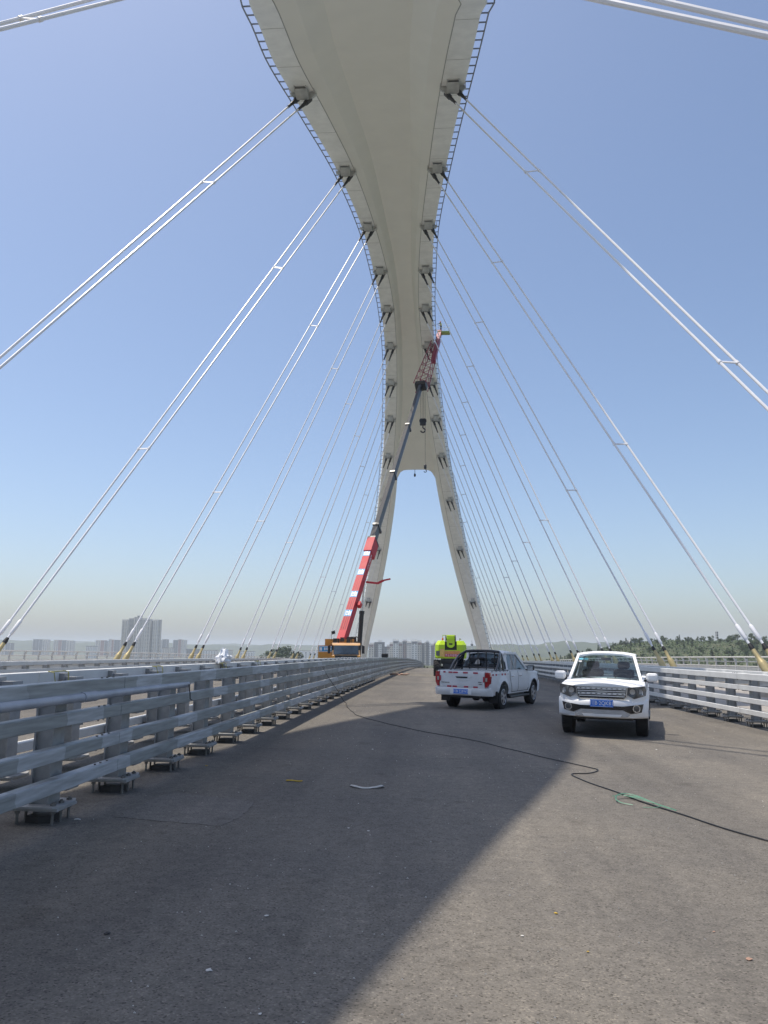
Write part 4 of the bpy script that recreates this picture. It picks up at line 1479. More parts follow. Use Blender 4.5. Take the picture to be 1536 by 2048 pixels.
# counterweight: chamfered in plan and at the top, with a notch for the boom
def cw_ring(z, w, y0, ch):
    return [(-w, 1.4, z), (-w, y0 + ch, z), (-w + ch, y0, z), (w - ch, y0, z), (w, y0 + ch, z), (w, 1.4, z)]
m_ = MB()
for sx in (-1, 1):
    prof = [(1.36, 1.16, -0.62, 0.16), (1.46, 1.20, -0.70, 0.20), (2.38, 1.20, -0.70, 0.28), (2.66, 1.02, -0.52, 0.28), (2.70, 0.98, -0.45, 0.26)]
    rows = []
    for z, w, y0, ch in prof:
        rows.append([(sx * 0.46, 1.4, z), (sx * 0.46, y0, z), (sx * (w - ch), y0, z), (sx * w, y0 + ch, z), (sx * w, 1.4, z)])
    m_.grid(rows, smooth=False, close=True)
    m_.add(rows[0], [tuple(range(5))])
    m_.add(rows[-1], [tuple(range(5))])
m_.box(-0.47, 0.47, -0.695, 1.3, 1.40, 1.98)
m_.prism([(-1.0, -0.60, 1.34), (1.0, -0.60, 1.34), (1.14, -0.40, 1.34), (1.14, 1.3, 1.34), (-1.14, 1.3, 1.34), (-1.14, -0.40, 1.34)], (0, 0, 0.05))
cwt = m_.build('counterweight', M_LIME, lift)
MB().box(-0.455, 0.455, -0.30, 1.35, 1.985, 2.62).build('boom_well', M_BLACK, lift)
for sx in (-1, 1):
    MB().prism([(sx * 0.40, -0.45, 1.99), (sx * 0.40, 0.9, 1.99), (sx * 0.40, 0.9, 3.0), (sx * 0.40, -0.05, 3.12), (sx * 0.40, -0.30, 3.0)], (-sx * 0.07, 0, 0)).build('boom_cheek', M_BLACK, lift)
m_ = MB()
ar = [(-0.30, 2.85)] + [(-0.30 * math.cos(t), 2.40 - 0.24 * math.sin(t)) for t in [math.pi * k / 10 for k in range(11)]] + [(0.30, 2.85)]
m_.prism([(x, -0.46, z) for x, z in ar], (0, 0.5, 0))
m_.bbox(-0.31, 0.31, -0.40, 1.2, 2.83, 3.10, 0.06)
m_.bbox(-0.24, 0.24, 0.9, 9.5, 2.45, 2.95, 0.03)
bh = m_.build('boom', M_LIME, lift)
MB().box(-0.13, 0.13, -0.468, -0.455, 2.38, 2.50).build('boom_slot', M_BLACK, bh)
MB().cyl((-0.36, -0.2, 2.80), (0.36, -0.2, 2.80), 0.055, n=12).build('pivot_pin', M_DARK, bh)
MB().bbox(-0.55, 0.55, 9.6, 10.6, 2.2, 2.3, 0.03).build('platform', M_LIME, lift)
m_ = MB()
for x in (-0.55, 0.55):
    for y in (9.6, 10.6):
        m_.cyl((x, y, 2.3), (x, y, 3.3), 0.02, n=6)
m_.tube([(-0.55, 9.6, 3.3), (0.55, 9.6, 3.3), (0.55, 10.6, 3.3), (-0.55, 10.6, 3.3), (-0.55, 9.6, 3.3)], 0.02, 6)
m_.build('platform_rail', M_LIME, lift)
MB().box(-1.13, -0.86, -0.72, -0.65, 1.55, 1.92).build('vent', M_BLACK, cwt)
m_ = MB()
for k in range(4):
    m_.box(-1.10, -0.89, -0.735, -0.722, 1.60 + 0.08 * k, 1.63 + 0.08 * k)
m_.build('vent_slats', M_SILVER, cwt)
MB().box(-0.82, 0.70, -0.712, -0.703, 1.70, 1.92).build('banner_upper', M_ORANGE, cwt)
MB().box(-0.84, -0.48, -0.716, -0.713, 1.48, 2.06).build('banner_emblem', mat('banner_gold', (0.80, 0.52, 0.16), 0.6, var=0.25, scale=7), cwt)
br = MB().box(-0.47, 1.02, -0.712, -0.703, 1.47, 1.70).build('banner_lower', M_BANRED, cwt)
text_mesh('作业半径禁止通行', 0.20, M_PLATEW, 'banner_text', br, (0.27, -0.714, 1.578), (math.pi / 2, 0, 0), 0.001, sx=0.88)
MB().lathe((-0.62, -0.1, 2.70), (0, 0, 1), [(0, 0.05), (0.05, 0.05), (0.06, 0.075), (0.16, 0.07), (0.22, 0.03)], 12).build('beacon', M_BEACON, cwt)
MB().lathe((0.66, -0.1, 2.70), (0.35, -0.2, 0.6), [(0, 0.03), (0.1, 0.03), (0.16, 0.09), (0.20, 0.09)], 10).build('horn', M_CLEARL, cwt)

# ------------------------------------------------------------------ truck crane with its raised boom
M_CRRED = mat('crane_red', (0.54, 0.016, 0.034), 0.6, var=0.06, scale=1.0)
M_CRYEL = mat('crane_yellow', (0.52, 0.25, 0.035), 0.45, var=0.1, scale=1.2)
M_CRPEACH = mat('crane_cab_paint', (0.70, 0.40, 0.17), 0.4, var=0.05, scale=1.2, coat=0.3)
M_CRBLK_LIT = mat('boom_black_lit', (0.085, 0.085, 0.09), 0.7, var=0.12, scale=1.0, spec=0.25)  # same black paint made grey, sunlight on the upper face put into colour
M_CRBLK = mat('boom_black', (0.02, 0.02, 0.022), 0.4, var=0.2, scale=1.0)
M_JIB = mat('jib_red', (0.30, 0.018, 0.05), 0.45, var=0.1, scale=1.0)
M_SIGNB = mat('sign_blue', (0.03, 0.30, 0.62), 0.5, var=0.1, scale=3)
CX, CY = -8.75, 74.3
CZ = road_z(CX, CY)
CR = math.radians(7.0)
crane = thing('truck_crane', 'yellow truck crane with raised red boom on the opposite carriageway', 'truck crane', (CX, CY, CZ), 0)
def cr(x, y, z):
    """crane-truck frame (y towards the camera = front) to the crane's own space"""
    c, s = math.cos(CR), math.sin(CR)
    return Vector((x * c - y * s * -1, -y * c + x * s * 1, z))
def crbox(m_, x0, x1, y0, y1, z0, z1):
    ex, ey = cr(1, 0, 0), cr(0, 1, 0)
    return m_.frame_box(cr((x0 + x1) / 2, (y0 + y1) / 2, (z0 + z1) / 2), ex * (x1 - x0) / 2, ey * (y1 - y0) / 2, (0, 0, (z1 - z0) / 2))
crbox(MB(), -1.2, 1.2, -5.2, 6.9, 0.75, 1.35).build('carrier', M_CRYEL, crane)
for y in (5.6, 3.9, -1.6, -3.1):
    for sx in (-1, 1):
        w = empty('wheel', cr(sx * 1.05, y, 0.55))
        w.rotation_euler = (0, 0, CR)
        w.parent = crane
        MB().lathe((-0.2, 0, 0), (1, 0, 0), [(0, 0.3), (0.0, 0.48), (0.05, 0.55), (0.35, 0.55), (0.4, 0.48), (0.4, 0.3)], 20).build('tyre', M_TYRE, w)
        MB().lathe((-0.15, 0, 0), (1, 0, 0), [(0, 0.3), (0.02, 0.2), (0.28, 0.2), (0.3, 0.3)], 14).build('rim', M_CRYEL, w)
for y in (1.9, -4.6):
    for sx in (-1, 1):
        m_ = MB()
        crbox(m_, min(sx * 0.9, sx * 2.4), max(sx * 0.9, sx * 2.4), y - 0.17, y + 0.17, 0.85, 1.2)
        crbox(m_, sx * 2.4 - 0.12, sx * 2.4 + 0.12, y - 0.12, y + 0.12, 0.08, 1.25)
        crbox(m_, sx * 2.4 - 0.3, sx * 2.4 + 0.3, y - 0.3, y + 0.3, 0.01, 0.10)
        m_.build('outrigger', M_CRYEL, crane)
# driving cab (front at y = 8.2)
m_ = MB()
prof = [(6.9, 0.75), (8.25, 0.75), (8.30, 1.55), (8.22, 1.62), (7.98, 2.45), (7.85, 2.60), (6.95, 2.66)]
m_.prism([cr(-1.2, y, z) for y, z in prof], cr(2.4, 0, 0) - cr(0, 0, 0))
cab = m_.build('driving_cab', M_CRPEACH, crane)
m_ = MB()
m_.prism([cr(-1.06, 8.215, 1.66), cr(1.06, 8.215, 1.66), cr(1.02, 8.0, 2.42), cr(-1.02, 8.0, 2.42)], cr(0, 0.03, 0.01))
m_.build('windscreen', mat('crane_glass', (0.06, 0.085, 0.11), 0.08, var=0.5, scale=0.8, spec=0.8), cab)
m_ = MB()
m_.prism([cr(-1.02, 8.31, 1.12), cr(1.02, 8.31, 1.12), cr(0.98, 8.28, 1.60), cr(-0.98, 8.28, 1.60)], cr(0, 0.03, 0))
grl = m_.build('grille', M_BLACK, cab)
text_mesh('SANY', 0.30, M_PLATEW, 'maker_letters', grl, cr(0, 8.345, 1.34), (math.pi / 2, 0, CR), 0.004, sx=1.1)
for sx in (-1, 1):
    crbox(MB(), sx * 1.08 - 0.13, sx * 1.08 + 0.13, 8.22, 8.34, 1.18, 1.56).build('corner_panel', mat('crane_corner_yellow', (0.75, 0.33, 0.03), 0.4, var=0.05), cab)
    m_ = MB()
    crbox(m_, sx * 1.45 - 0.12, sx * 1.45 + 0.12, 8.05, 8.16, 1.75, 2.40)
    m_.beam(cr(sx * 1.18, 8.05, 2.5), cr(sx * 1.45, 8.1, 2.42), 0.05, 0.05)
    m_.build('mirror', M_BLACK, cab)
    crbox(MB(), sx * 1.14 - 0.10, sx * 1.14 + 0.07, 7.75, 8.1, 1.64, 2.45).build('corner_pillar', M_BLACK, cab)
m_ = MB()
for a in (-0.75, -0.2, 0.35):
    m_.beam(cr(a, 8.27, 1.66), cr(a + 0.42, 8.22, 1.80), 0.03, 0.03)
m_.build('wipers', M_BLACK, cab)
crbox(MB(), -0.6, 0.9, 8.0, 8.06, 1.68, 1.80).build('dash_papers', M_CLEARL, cab)
# slewing superstructure
m_ = MB()
m_.cyl(cr(0, 0, 1.35), cr(0, 0, 1.7), 0.85, n=20)
m_.build('slew_ring', M_DARK, crane)
m_ = MB()
crbox(m_, -1.15, 1.0, -2.2, 2.0, 1.70, 2.75)
crbox(m_, -0.75, 0.75, -1.6, 2.1, 2.70, 3.05)
for x in (-0.8, -0.2, 0.45):
    crbox(m_, x - 0.05, x + 0.05, 1.95, 2.25, 1.8, 3.0)
m_.build('superstructure', M_CRYEL, crane)
m_ = MB()
for x in (-0.5, 0.1, 0.7):
    crbox(m_, x - 0.10, x + 0.10, 2.0, 2.13, 2.1, 2.6)
m_.build('hollow', M_BLACK, crane)
m_ = MB()
crbox(m_, -1.95, -1.15, -0.3, 1.9, 1.75, 3.05)
m_.build('operator_cab', M_CRYEL, crane)
m_ = MB()
crbox(m_, -2.55, -0.9, 2.2, 2.6, 1.30, 2.45)
pn = m_.build('side_panel', M_CRYEL, crane)
m_ = MB()
crbox(m_, -2.50, -1.0, 2.6, 2.63, 1.85, 2.40)
m_.build('white_board', M_TAPEW, pn)
m_ = MB()
crbox(m_, -2.42, -1.1, 2.63, 2.65, 1.92, 2.33)
sg = m_.build('blue_board', M_SIGNB, pn)
m_ = MB()
for k in range(6):
    crbox(m_, -2.0 + 0.14 * k, -1.92 + 0.14 * k, 2.65, 2.66, 2.02 + 0.02 * (k % 2), 2.26)
crbox(m_, -2.38, -2.2, 2.65, 2.66, 1.98, 2.27)
m_.build('pale_marks', M_PLATEW, sg)
for k in range(10):
    crbox(MB(), -2.5 + 0.16 * k, -2.42 + 0.16 * k, 2.602, 2.615, 2.41, 2.45).build('reflective_tape', M_TAPE, pn)
m_ = MB()
m_.tube([cr(0.6, 1.6, 2.7), cr(0.7, 1.9, 3.2), cr(1.0, 2.0, 3.3), cr(1.25, 1.9, 2.9), cr(1.3, 1.8, 2.4)], 0.04, 6)
m_.build('hose', M_BLACK, crane)
m_ = MB()
for x, y, z, w, h in ((-0.9, 2.05, 2.85, 0.3, 0.25), (-0.35, 2.1, 3.0, 0.18, 0.2), (0.3, 2.05, 2.95, 0.25, 0.3), (0.85, 1.8, 2.4, 0.3, 0.45), (0.75, 0.5, 3.0, 0.25, 0.3)):
    crbox(m_, x - w, x + w, y - 0.2, y + 0.2, z - h, z + h)
m_.build('winch_gear', M_DARK, crane)
m_ = MB()
m_.cyl(cr(-1.35, 1.9, 2.9), cr(-1.35, 1.9, 3.75), 0.02, n=5)
m_.prism([cr(-1.35, 1.9, 3.75), cr(-1.05, 1.9, 3.85), cr(-1.0, 1.9, 3.55), cr(-1.3, 1.9, 3.45)], (0, 0.02, 0))
m_.build('flag', M_HOSE if 'M_HOSE' in globals() else M_BLACK, crane)
# boom
P0 = Vector((-8.84, 74.0, 1.44 + EYE)) - Vector((CX, CY, CZ))
P1 = Vector((-2.10, 101.0, 35.6 + EYE)) - Vector((CX, CY, CZ))
P2 = Vector((0.45, 112.0, 48.1 + EYE)) - Vector((CX, CY, CZ))
BD = (P1 - P0).normalized()
BLAT = BD.cross(Vector((0, 0, 1))).normalized()
BN = BLAT.cross(BD).normalized()                     # upper face of the boom
BL = (P1 - P0).length
def boom_sec(t0, t1, w, h, nm, mats):
    m_ = MB()
    a, b_ = P0 + BD * BL * t0, P0 + BD * BL * t1
    # octagonal lower half like a real telescopic boom
    sec = [(-w / 2, h * 0.5), (w / 2, h * 0.5), (w / 2, -h * 0.15), (w * 0.32, -h * 0.45), (-w * 0.32, -h * 0.45), (-w / 2, -h * 0.15)]
    ra = [a + BLAT * x + BN * z for x, z in sec]
    rb = [b_ + BLAT * x + BN * z for x, z in sec]
    for i in range(6):
        m_.mi = 1 if (i == 0 and len(mats) > 1) else 0
        m_.add([ra[i], ra[(i + 1) % 6], rb[(i + 1) % 6], rb[i]], [(0, 1, 2, 3)])
    m_.mi = 0
    m_.add(ra, [tuple(range(6))])
    m_.add(rb, [tuple(range(6))])
    return m_.build(nm, mats, crane)
base_sec = boom_sec(-0.03, 0.285, 0.74, 1.25, 'boom_base_section', [M_CRRED])
def on_boom(t, dx, dz):
    return P0 + BD * BL * t + BLAT * dx + BN * dz
m_ = MB()
m_.frame_box(on_boom(0.268, 0, 0.02), BLAT * 0.43, BD * 1.0, BN * 0.72)
m_.build('boom_collar', M_CRRED, base_sec)
m_ = MB()
m_.frame_box(on_boom(0.293, 0, 0.0), BLAT * 0.45, BD * 0.10, BN * 0.74)
m_.build('collar_ring', M_BLACK, base_sec)
for t, w in ((0.255, 0.9), (0.175, 0.9), (0.105, 0.9), (0.048, 0.9)):
    m_ = MB()
    m_.frame_box(on_boom(t if t < .25 else .238, 0, 0.628), BLAT * 0.365, BD * 0.42, BN * 0.006)
    st_ = m_.build('sticker', M_SIGNB, base_sec)
    m_ = MB()
    for dx, dd, ww, hh in ((-0.1, 0.16, 0.16, 0.05), (0.10, 0.0, 0.035, 0.30), (-0.08, -0.22, 0.20, 0.04), (0.25, -0.05, 0.035, 0.28), (-0.24, -0.02, 0.035, 0.32), (-0.05, -0.02, 0.12, 0.035)):
        m_.frame_box(on_boom(t if t < .25 else .238, dx, 0.637) + BD * dd, BLAT * ww, BD * hh, BN * 0.003)
    m_.build('sticker_marks', M_PLATEW, st_)
m_ = MB()
for dx in (-0.22, 0.0, 0.2):
    m_.beam(on_boom(0.0, dx, 0.66), on_boom(1.0, dx * 0.5, 0.38), 0.02, 0.02)
m_.build('boom_ropes', M_DARK, crane)
# model lettering up the right side of the base section
tx = text_mesh('STC 500C4-1', 0.42, M_PLATEW, 'boom_lettering', base_sec, (0, 0, 0), (0, 0, 0), 0.003)
Mx = Matrix((BD, BN, BLAT)).transposed().to_4x4()
tx.matrix_local = Matrix.Translation(on_boom(0.222, 0.378, 0.12)) @ Mx
for i, (t0, t1, w, h) in enumerate(((0.285, 0.345, 0.56, 1.25), (0.345, 0.557, 0.48, 1.16), (0.557, 0.78, 0.42, 1.08), (0.78, 1.0, 0.37, 0.98))):
    sec = boom_sec(t0 - 0.01, t1, w, h, 'boom_section', [M_CRBLK, M_CRBLK_LIT])
    m_ = MB()
    m_.frame_box(on_boom(t1 - 0.004, 0, 0.02), BLAT * (w / 2 + 0.07), BD * 0.14, BN * (h / 2 + 0.08))
    m_.build('section_collar', M_CRBLK, sec)
# luffing cylinder
c0 = Vector((-8.05, 79.4, 0.3 + EYE - 1.4)) - Vector((CX, CY, CZ))
c1 = on_boom(0.165, 0.1, -0.6)
cd = (c1 - c0)
MB().cyl(c0, c0 + cd * 0.62, 0.24, n=14).cyl(c0 + cd * 0.60, c0 + cd * 0.64, 0.28, n=14).build('luffing_cylinder', M_CRBLK, crane)
MB().cyl(c0 + cd * 0.6, c1, 0.13, n=12).build('cylinder_rod', M_CHROME, crane)
m_ = MB()
m_.beam(on_boom(0.16, 0.5, -0.2), on_boom(0.16, 0.5, -0.2) + Vector((1.2, -0.2, -0.15)), 0.22, 0.2)
m_.beam(on_boom(0.16, 0.5, -0.2) + Vector((1.2, -0.2, -0.15)), on_boom(0.16, 0.5, -0.2) + Vector((1.8, -0.2, 0.15)), 0.2, 0.22)
m_.beam(on_boom(0.16, 0.5, -0.2) + Vector((1.8, -0.2, 0.15)), on_boom(0.16, 0.5, -0.2) + Vector((2.5, -0.2, 0.3)), 0.14, 0.16)
m_.build('jib_bracket', M_CRRED, base_sec)
MB().frame_box(on_boom(0.085, 0.62, 0), BLAT * 0.16, BD * 0.25, BN * 0.25).build('boom_lug', M_CRRED, base_sec)
# lattice jib
JD = (P2 - P1).normalized()
JLAT = JD.cross(Vector((0, 0, 1))).normalized()
JN = JLAT.cross(JD).normalized()
JL = (P2 - P1).length
def jpt(t, a, c):
    w = 0.85 * (1 - t) + 0.42 * t
    h = 0.75 * (1 - t) + 0.42 * t
    return P1 + JD * JL * t + JLAT * a * w + JN * c * h
jb = MB()
for a in (-1, 1):
    for c in (-1, 1):
        jb.beam(jpt(-0.02, a, c), jpt(0.86, a, c), 0.085, 0.085)
NB = 14
for k in range(NB):
    t0, t1 = 0.86 * k / NB, 0.86 * (k + 1) / NB
    for c in (-1, 1):
        jb.beam(jpt(t0, -1 if k % 2 else 1, c), jpt(t1, 1 if k % 2 else -1, c), 0.05, 0.05)
        jb.beam(jpt(t0, c, -1 if k % 2 else 1), jpt(t1, c, 1 if k % 2 else -1), 0.05, 0.05)
jib = jb.build('lattice_jib', M_JIB, crane)
m_ = MB()
m_.beam(jpt(0.40, 1.0, 0.2), jpt(1.02, 0.2, 0.0), 0.62, 0.55, JN)
m_.build('jib_extension', M_JIB, jib)
m_ = MB()
m_.frame_box(P1 + JD * 0.1, JLAT * 0.75, JD * 0.45, JN * 0.55)
m_.build('boom_head', M_CRBLK, crane)

# hooks hanging from the boom head
def hook(label, top, drop, ropes, big):
    t = thing('crane_hook', label, 'crane hook', top)
    m_ = MB()
    for dx in ropes:
        m_.cyl((dx, 0, 0), (dx, 0, -drop), 0.022, n=5)
    m_.build('rope', M_DARK, t)
    z = -drop
    m_ = MB()
    if big:
        m_.bbox(-0.42, 0.42, -0.18, 0.18, z - 0.95, z + 0.05, 0.12)
        m_.cyl((-0.2, -0.2, z - 0.3), (-0.2, 0.2, z - 0.3), 0.3, n=16)
        m_.cyl((0.2, -0.2, z - 0.3), (0.2, 0.2, z - 0.3), 0.3, n=16)
        m_.cyl((0, 0, z - 0.95), (0, 0, z - 1.3), 0.09, n=8)
        r0, zc = 0.30, z - 1.62
    else:
        m_.lathe((0, 0, z - 0.75), (0, 0, 1), [(0, 0.06), (0.1, 0.18), (0.55, 0.20), (0.75, 0.05)], 10)
        r0, zc = 0.17, z - 1.0
    m_.build('hook_block', M_CRBLK, t)
    m_ = MB()
    m_.tube([(r0 * math.sin(a), 0, zc + r0 * math.cos(a)) for a in [0.1 + 4.4 * k / 12 for k in range(13)]], r0 * 0.32, 7)
    m_.build('hook', M_CRBLK, t)
WP1 = P1 + Vector((CX, CY, CZ))
hook('heavy black hook block hanging high between the arch legs', WP1 + Vector((0.25, 0.2, -0.6)), 4.0, (-0.3, -0.1, 0.1, 0.3), True)
hook('small black hook hanging lower on a single rope', WP1 + Vector((0.55, 0.6, -0.6)), 10.2, (0,), False)

# ------------------------------------------------------------------ work basket and worker at the jib tip
M_BASK = mat('basket_green', (0.30, 0.36, 0.06), 0.5, var=0.15, scale=3)
WT = P2 + Vector((CX, CY, CZ))
BX, BY, BZ = WT.x + 0.75, WT.y - 0.1, WT.z - 0.35
bas = thing('work_basket', 'small green work basket beside the arch at the tip of the jib', 'work basket', (BX, BY, BZ))
MB().bbox(-0.95, 0.95, -0.45, 0.45, 0.0, 0.34, 0.05).build('floor', M_BASK, bas)
m_ = MB()
for x in (-0.9, 0.0, 0.9):
    for y in (-0.42, 0.42):
        m_.cyl((x, y, 0.3), (x, y, 1.32), 0.02, n=6)
for z in (0.85, 1.32):
    m_.tube([(-0.9, -0.42, z), (0.9, -0.42, z), (0.9, 0.42, z), (-0.9, 0.42, z), (-0.9, -0.42, z)], 0.02, 6)
m_.build('basket_rail', M_CABLE, bas)

M_CLOTH = mat('dark_workwear', (0.025, 0.03, 0.045), 0.85, var=0.25, scale=5)
M_SKIN = mat('skin', (0.45, 0.27, 0.19), 0.6, var=0.06, scale=8)
M_VEST = mat('vest_yellow', (0.62, 0.60, 0.10), 0.6, var=0.1, scale=6)
M_HELM = mat('helmet_orange', (0.75, 0.28, 0.10), 0.35, var=0.05, scale=6)
per = thing('person', 'person in dark workwear, vest and orange helmet standing in the green basket', 'person', (BX - 0.45, BY, BZ + 0.34), math.radians(62))
def skin_body(parent):
    J = {'pelvis': (0, 0, 0.95, 0.145), 'waist': (0, 0.02, 1.08, 0.135), 'chest': (0, 0.05, 1.30, 0.165), 'neckb': (0, 0.07, 1.46, 0.08), 'neck': (0, 0.09, 1.52, 0.058), 'head': (0, 0.11, 1.62, 0.098), 'crown': (0, 0.12, 1.70, 0.082)}
    E = [('pelvis', 'waist'), ('waist', 'chest'), ('chest', 'neckb'), ('neckb', 'neck'), ('neck', 'head'), ('head', 'crown')]
    for s, sx in (('l', -1), ('r', 1)):
        J.update({'hip' + s: (sx * 0.10, 0, 0.90, 0.10), 'knee' + s: (sx * 0.12, 0.03, 0.48, 0.068), 'ank' + s: (sx * 0.12, -0.02, 0.09, 0.05), 'toe' + s: (sx * 0.13, 0.15, 0.05, 0.042), 'sho' + s: (sx * 0.19, 0.05, 1.41, 0.072)})
        E += [('pelvis', 'hip' + s), ('hip' + s, 'knee' + s), ('knee' + s, 'ank' + s), ('ank' + s, 'toe' + s), ('chest', 'sho' + s)]
    J.update({'elbl': (-0.24, 0.30, 1.30, 0.05), 'wril': (-0.18, 0.56, 1.36, 0.034), 'hanl': (-0.17, 0.64, 1.37, 0.036), 'elbr': (0.26, 0.22, 1.18, 0.05), 'wrir': (0.18, 0.46, 1.22, 0.034), 'hanr': (0.16, 0.54, 1.24, 0.036)})
    E += [('shol', 'elbl'), ('elbl', 'wril'), ('wril', 'hanl'), ('shor', 'elbr'), ('elbr', 'wrir'), ('wrir', 'hanr')]
    for s, hx, h in (('l', -0.17, (0.64, 1.37)), ('r', 0.16, (0.54, 1.24))):
        for k in range(4):
            a, b_ = 'f%s%d' % (s, k), 'g%s%d' % (s, k)
            L_ = (0.075, 0.085, 0.08, 0.062)[k]
            J[a] = (hx - 0.027 + 0.018 * k, h[0] + L_ * 0.6, h[1] - 0.005, 0.0095)
            J[b_] = (hx - 0.027 + 0.018 * k, h[0] + L_, h[1] - 0.025, 0.008)
            E += [('han' + s, a), (a, b_)]
        J['t' + s] = (hx + (0.05 if s == 'l' else -0.05), h[0] + 0.03, h[1] + 0.005, 0.010)
        E.append(('han' + s, 't' + s))
    names = list(J)
    me = bpy.data.meshes.new('body')
    me.from_pydata([J[n][:3] for n in names], [(names.index(a), names.index(b_)) for a, b_ in E], [])
    o = bpy.data.objects.new('body_tmp', me)
    COL.objects.link(o)
    md = o.modifiers.new('skin', 'SKIN')
    for i, n in enumerate(names):
        me.skin_vertices[0].data[i].radius = (J[n][3], J[n][3])
        me.skin_vertices[0].data[i].use_root = (n == 'pelvis')
    sb = o.modifiers.new('sub', 'SUBSURF')
    sb.levels = sb.render_levels = 1
    dg = bpy.context.evaluated_depsgraph_get()
    nm = bpy.data.meshes.new_from_object(o.evaluated_get(dg))
    bpy.data.objects.remove(o)
    nm.name = 'body'
    nm.materials.clear()
    for m2 in (M_CLOTH, M_SKIN, M_BLACK):
        nm.materials.append(m2)
    for p in nm.polygons:
        c = p.center
        hand = (c.y > 0.585 and c.x < 0) or (c.y > 0.49 and c.x > 0.05 and c.z > 1.1)
        p.material_index = 1 if (c.z > 1.50 or hand) else (2 if c.z < 0.11 else 0)
        p.use_smooth = True
    return inst('body', nm, parent=parent)
skin_body(per)
m_ = MB()
m_.lathe((0, 0.12, 1.655), (0, -0.05, 1), [(0, 0.150), (0.012, 0.150), (0.015, 0.122), (0.07, 0.108), (0.11, 0.07), (0.125, 0.01)], 18)
m_.build('helmet', M_HELM, per)
m_ = MB()
rows = []
for z, a, b_, y in ((1.02, 0.165, 0.155, 0.02), (1.15, 0.17, 0.155, 0.03), (1.30, 0.19, 0.175, 0.05), (1.40, 0.17, 0.15, 0.055), (1.45, 0.11, 0.10, 0.06)):
    rows.append([(a * math.cos(t), y + b_ * math.sin(t), z) for t in [2 * math.pi * k / 18 for k in range(18)]])
m_.grid(rows, close=True)
m_.build('vest', M_VEST, per)
m_ = MB()
m_.add([(-0.03, 0.205, 1.60), (0.03, 0.205, 1.60), (0, 0.235, 1.605), (0, 0.205, 1.64)], [(0, 2, 3), (2, 1, 3), (0, 1, 2)])
for sx in (-1, 1):
    m_.lathe((sx * 0.1, 0.11, 1.62), (sx, 0, 0), [(0, 0.03), (0.012, 0.03), (0.016, 0.01)], 8)
m_.build('face_features', M_SKIN, per)
# ------------------------------------------------------------------ small things on the road and the guardrails
M_HOSE = mat('black_cord', (0.012, 0.012, 0.013), 0.5, var=0.2, scale=6)
M_GREENW = mat('green_wrap', (0.075, 0.20, 0.13), 0.5, var=0.25, scale=15)
M_PLANK = mat('plank_wood', (0.36, 0.22, 0.16), 0.8, var=0.2, scale=2.0, stretch=(6, 0.6, 6))
M_PAPER = mat('litter_white', (0.62, 0.60, 0.56), 0.7, var=0.1, scale=10)
M_YEL = mat('litter_yellow', (0.55, 0.36, 0.03), 0.6, var=0.15, scale=10)
M_PIPE = mat('grey_pipe', (0.30, 0.32, 0.36), 0.4, var=0.1, scale=2, col2=(0.42, 0.44, 0.48))
M_SHEET = mat('white_plastic', (0.78, 0.80, 0.84), 0.45, var=0.05, scale=5)
M_WIREY = mat('yellow_wire', (0.32, 0.30, 0.08), 0.5, var=0.2, scale=8)

# black cord running from the guardrail across the road
cp = [(-3.60, 23.6, 1.30), (-3.30, 24.6, 0.62), (-3.02, 25.4, 0.03), (-2.85, 24.6, 0), (-2.62, 23.0, 0), (-2.30, 21.4, 0), (-1.98, 20.1, 0), (-1.1, 18.2, 0), (-0.2, 16.6, 0), (0.62, 15.5, 0), (1.35, 14.0, 0), (1.95, 12.8, 0), (2.26, 12.25, 0), (2.36, 12.05, 0), (2.30, 11.85, 0), (2.12, 11.62, 0), (1.92, 11.56, 0), (1.86, 11.40, 0), (1.95, 11.0, 0), (2.18, 10.2, 0), (2.41, 9.43, 0), (2.60, 8.9, 0), (3.05, 7.8, 0), (3.6, 6.9, 0), (4.4, 6.1, 0)]
def catmull(pts, k=8):
    out = []
    P_ = [Vector(p) for p in pts]
    for i in range(len(P_) - 1):
        p0, p1, p2, p3 = P_[max(i - 1, 0)], P_[i], P_[i + 1], P_[min(i + 2, len(P_) - 1)]
        for q in range(k):
            t = q / k
            out.append(0.5 * ((2 * p1) + (p2 - p0) * t + (2 * p0 - 5 * p1 + 4 * p2 - p3) * t * t + (3 * p1 - p0 - 3 * p2 + p3) * t ** 3))
    return out + [P_[-1]]
pts = []
for p in catmull(cp):
    z = max(0.0, p.z) + road_z(p.x, p.y) + 0.010
    pts.append((p.x + 0.012 * math.sin(p.y * 5.1), p.y, z))
mb = MB()
mb.tube(pts, 0.0072, 6)
tag(mb.build('electric_cord', M_HOSE), 'thin black cord lying across the road from the guardrail', 'cord')
# green strip wrapped round the cord
gw = thing('green_strapping', 'curled green plastic strip tangled round the black cord', 'plastic strip', (2.35, 9.6, road_z(2.35, 9.6)))
def rib(pp, w, nm):
    m_ = MB(gw.location)
    q = catmull(pp, 6)
    rows = []
    for i, p in enumerate(q):
        d = (q[min(i + 1, len(q) - 1)] - q[max(i - 1, 0)]).normalized()
        s_ = Vector((-d.y, d.x, 0)) * w
        z = road_z(p.x, p.y) + p.z
        rows.append([Vector((p.x, p.y, z)) - s_, Vector((p.x, p.y, z + w * 0.9)), Vector((p.x, p.y, z)) + s_])
    m_.grid(rows)
    m_.build(nm, M_GREENW, gw)
rib([(2.46, 9.40, 0.015), (2.38, 9.62, 0.04), (2.26, 9.80, 0.05), (2.12, 9.72, 0.05), (2.06, 9.55, 0.03), (2.10, 9.42, 0.012), (2.20, 9.33, 0.010)], 0.009, "strip")
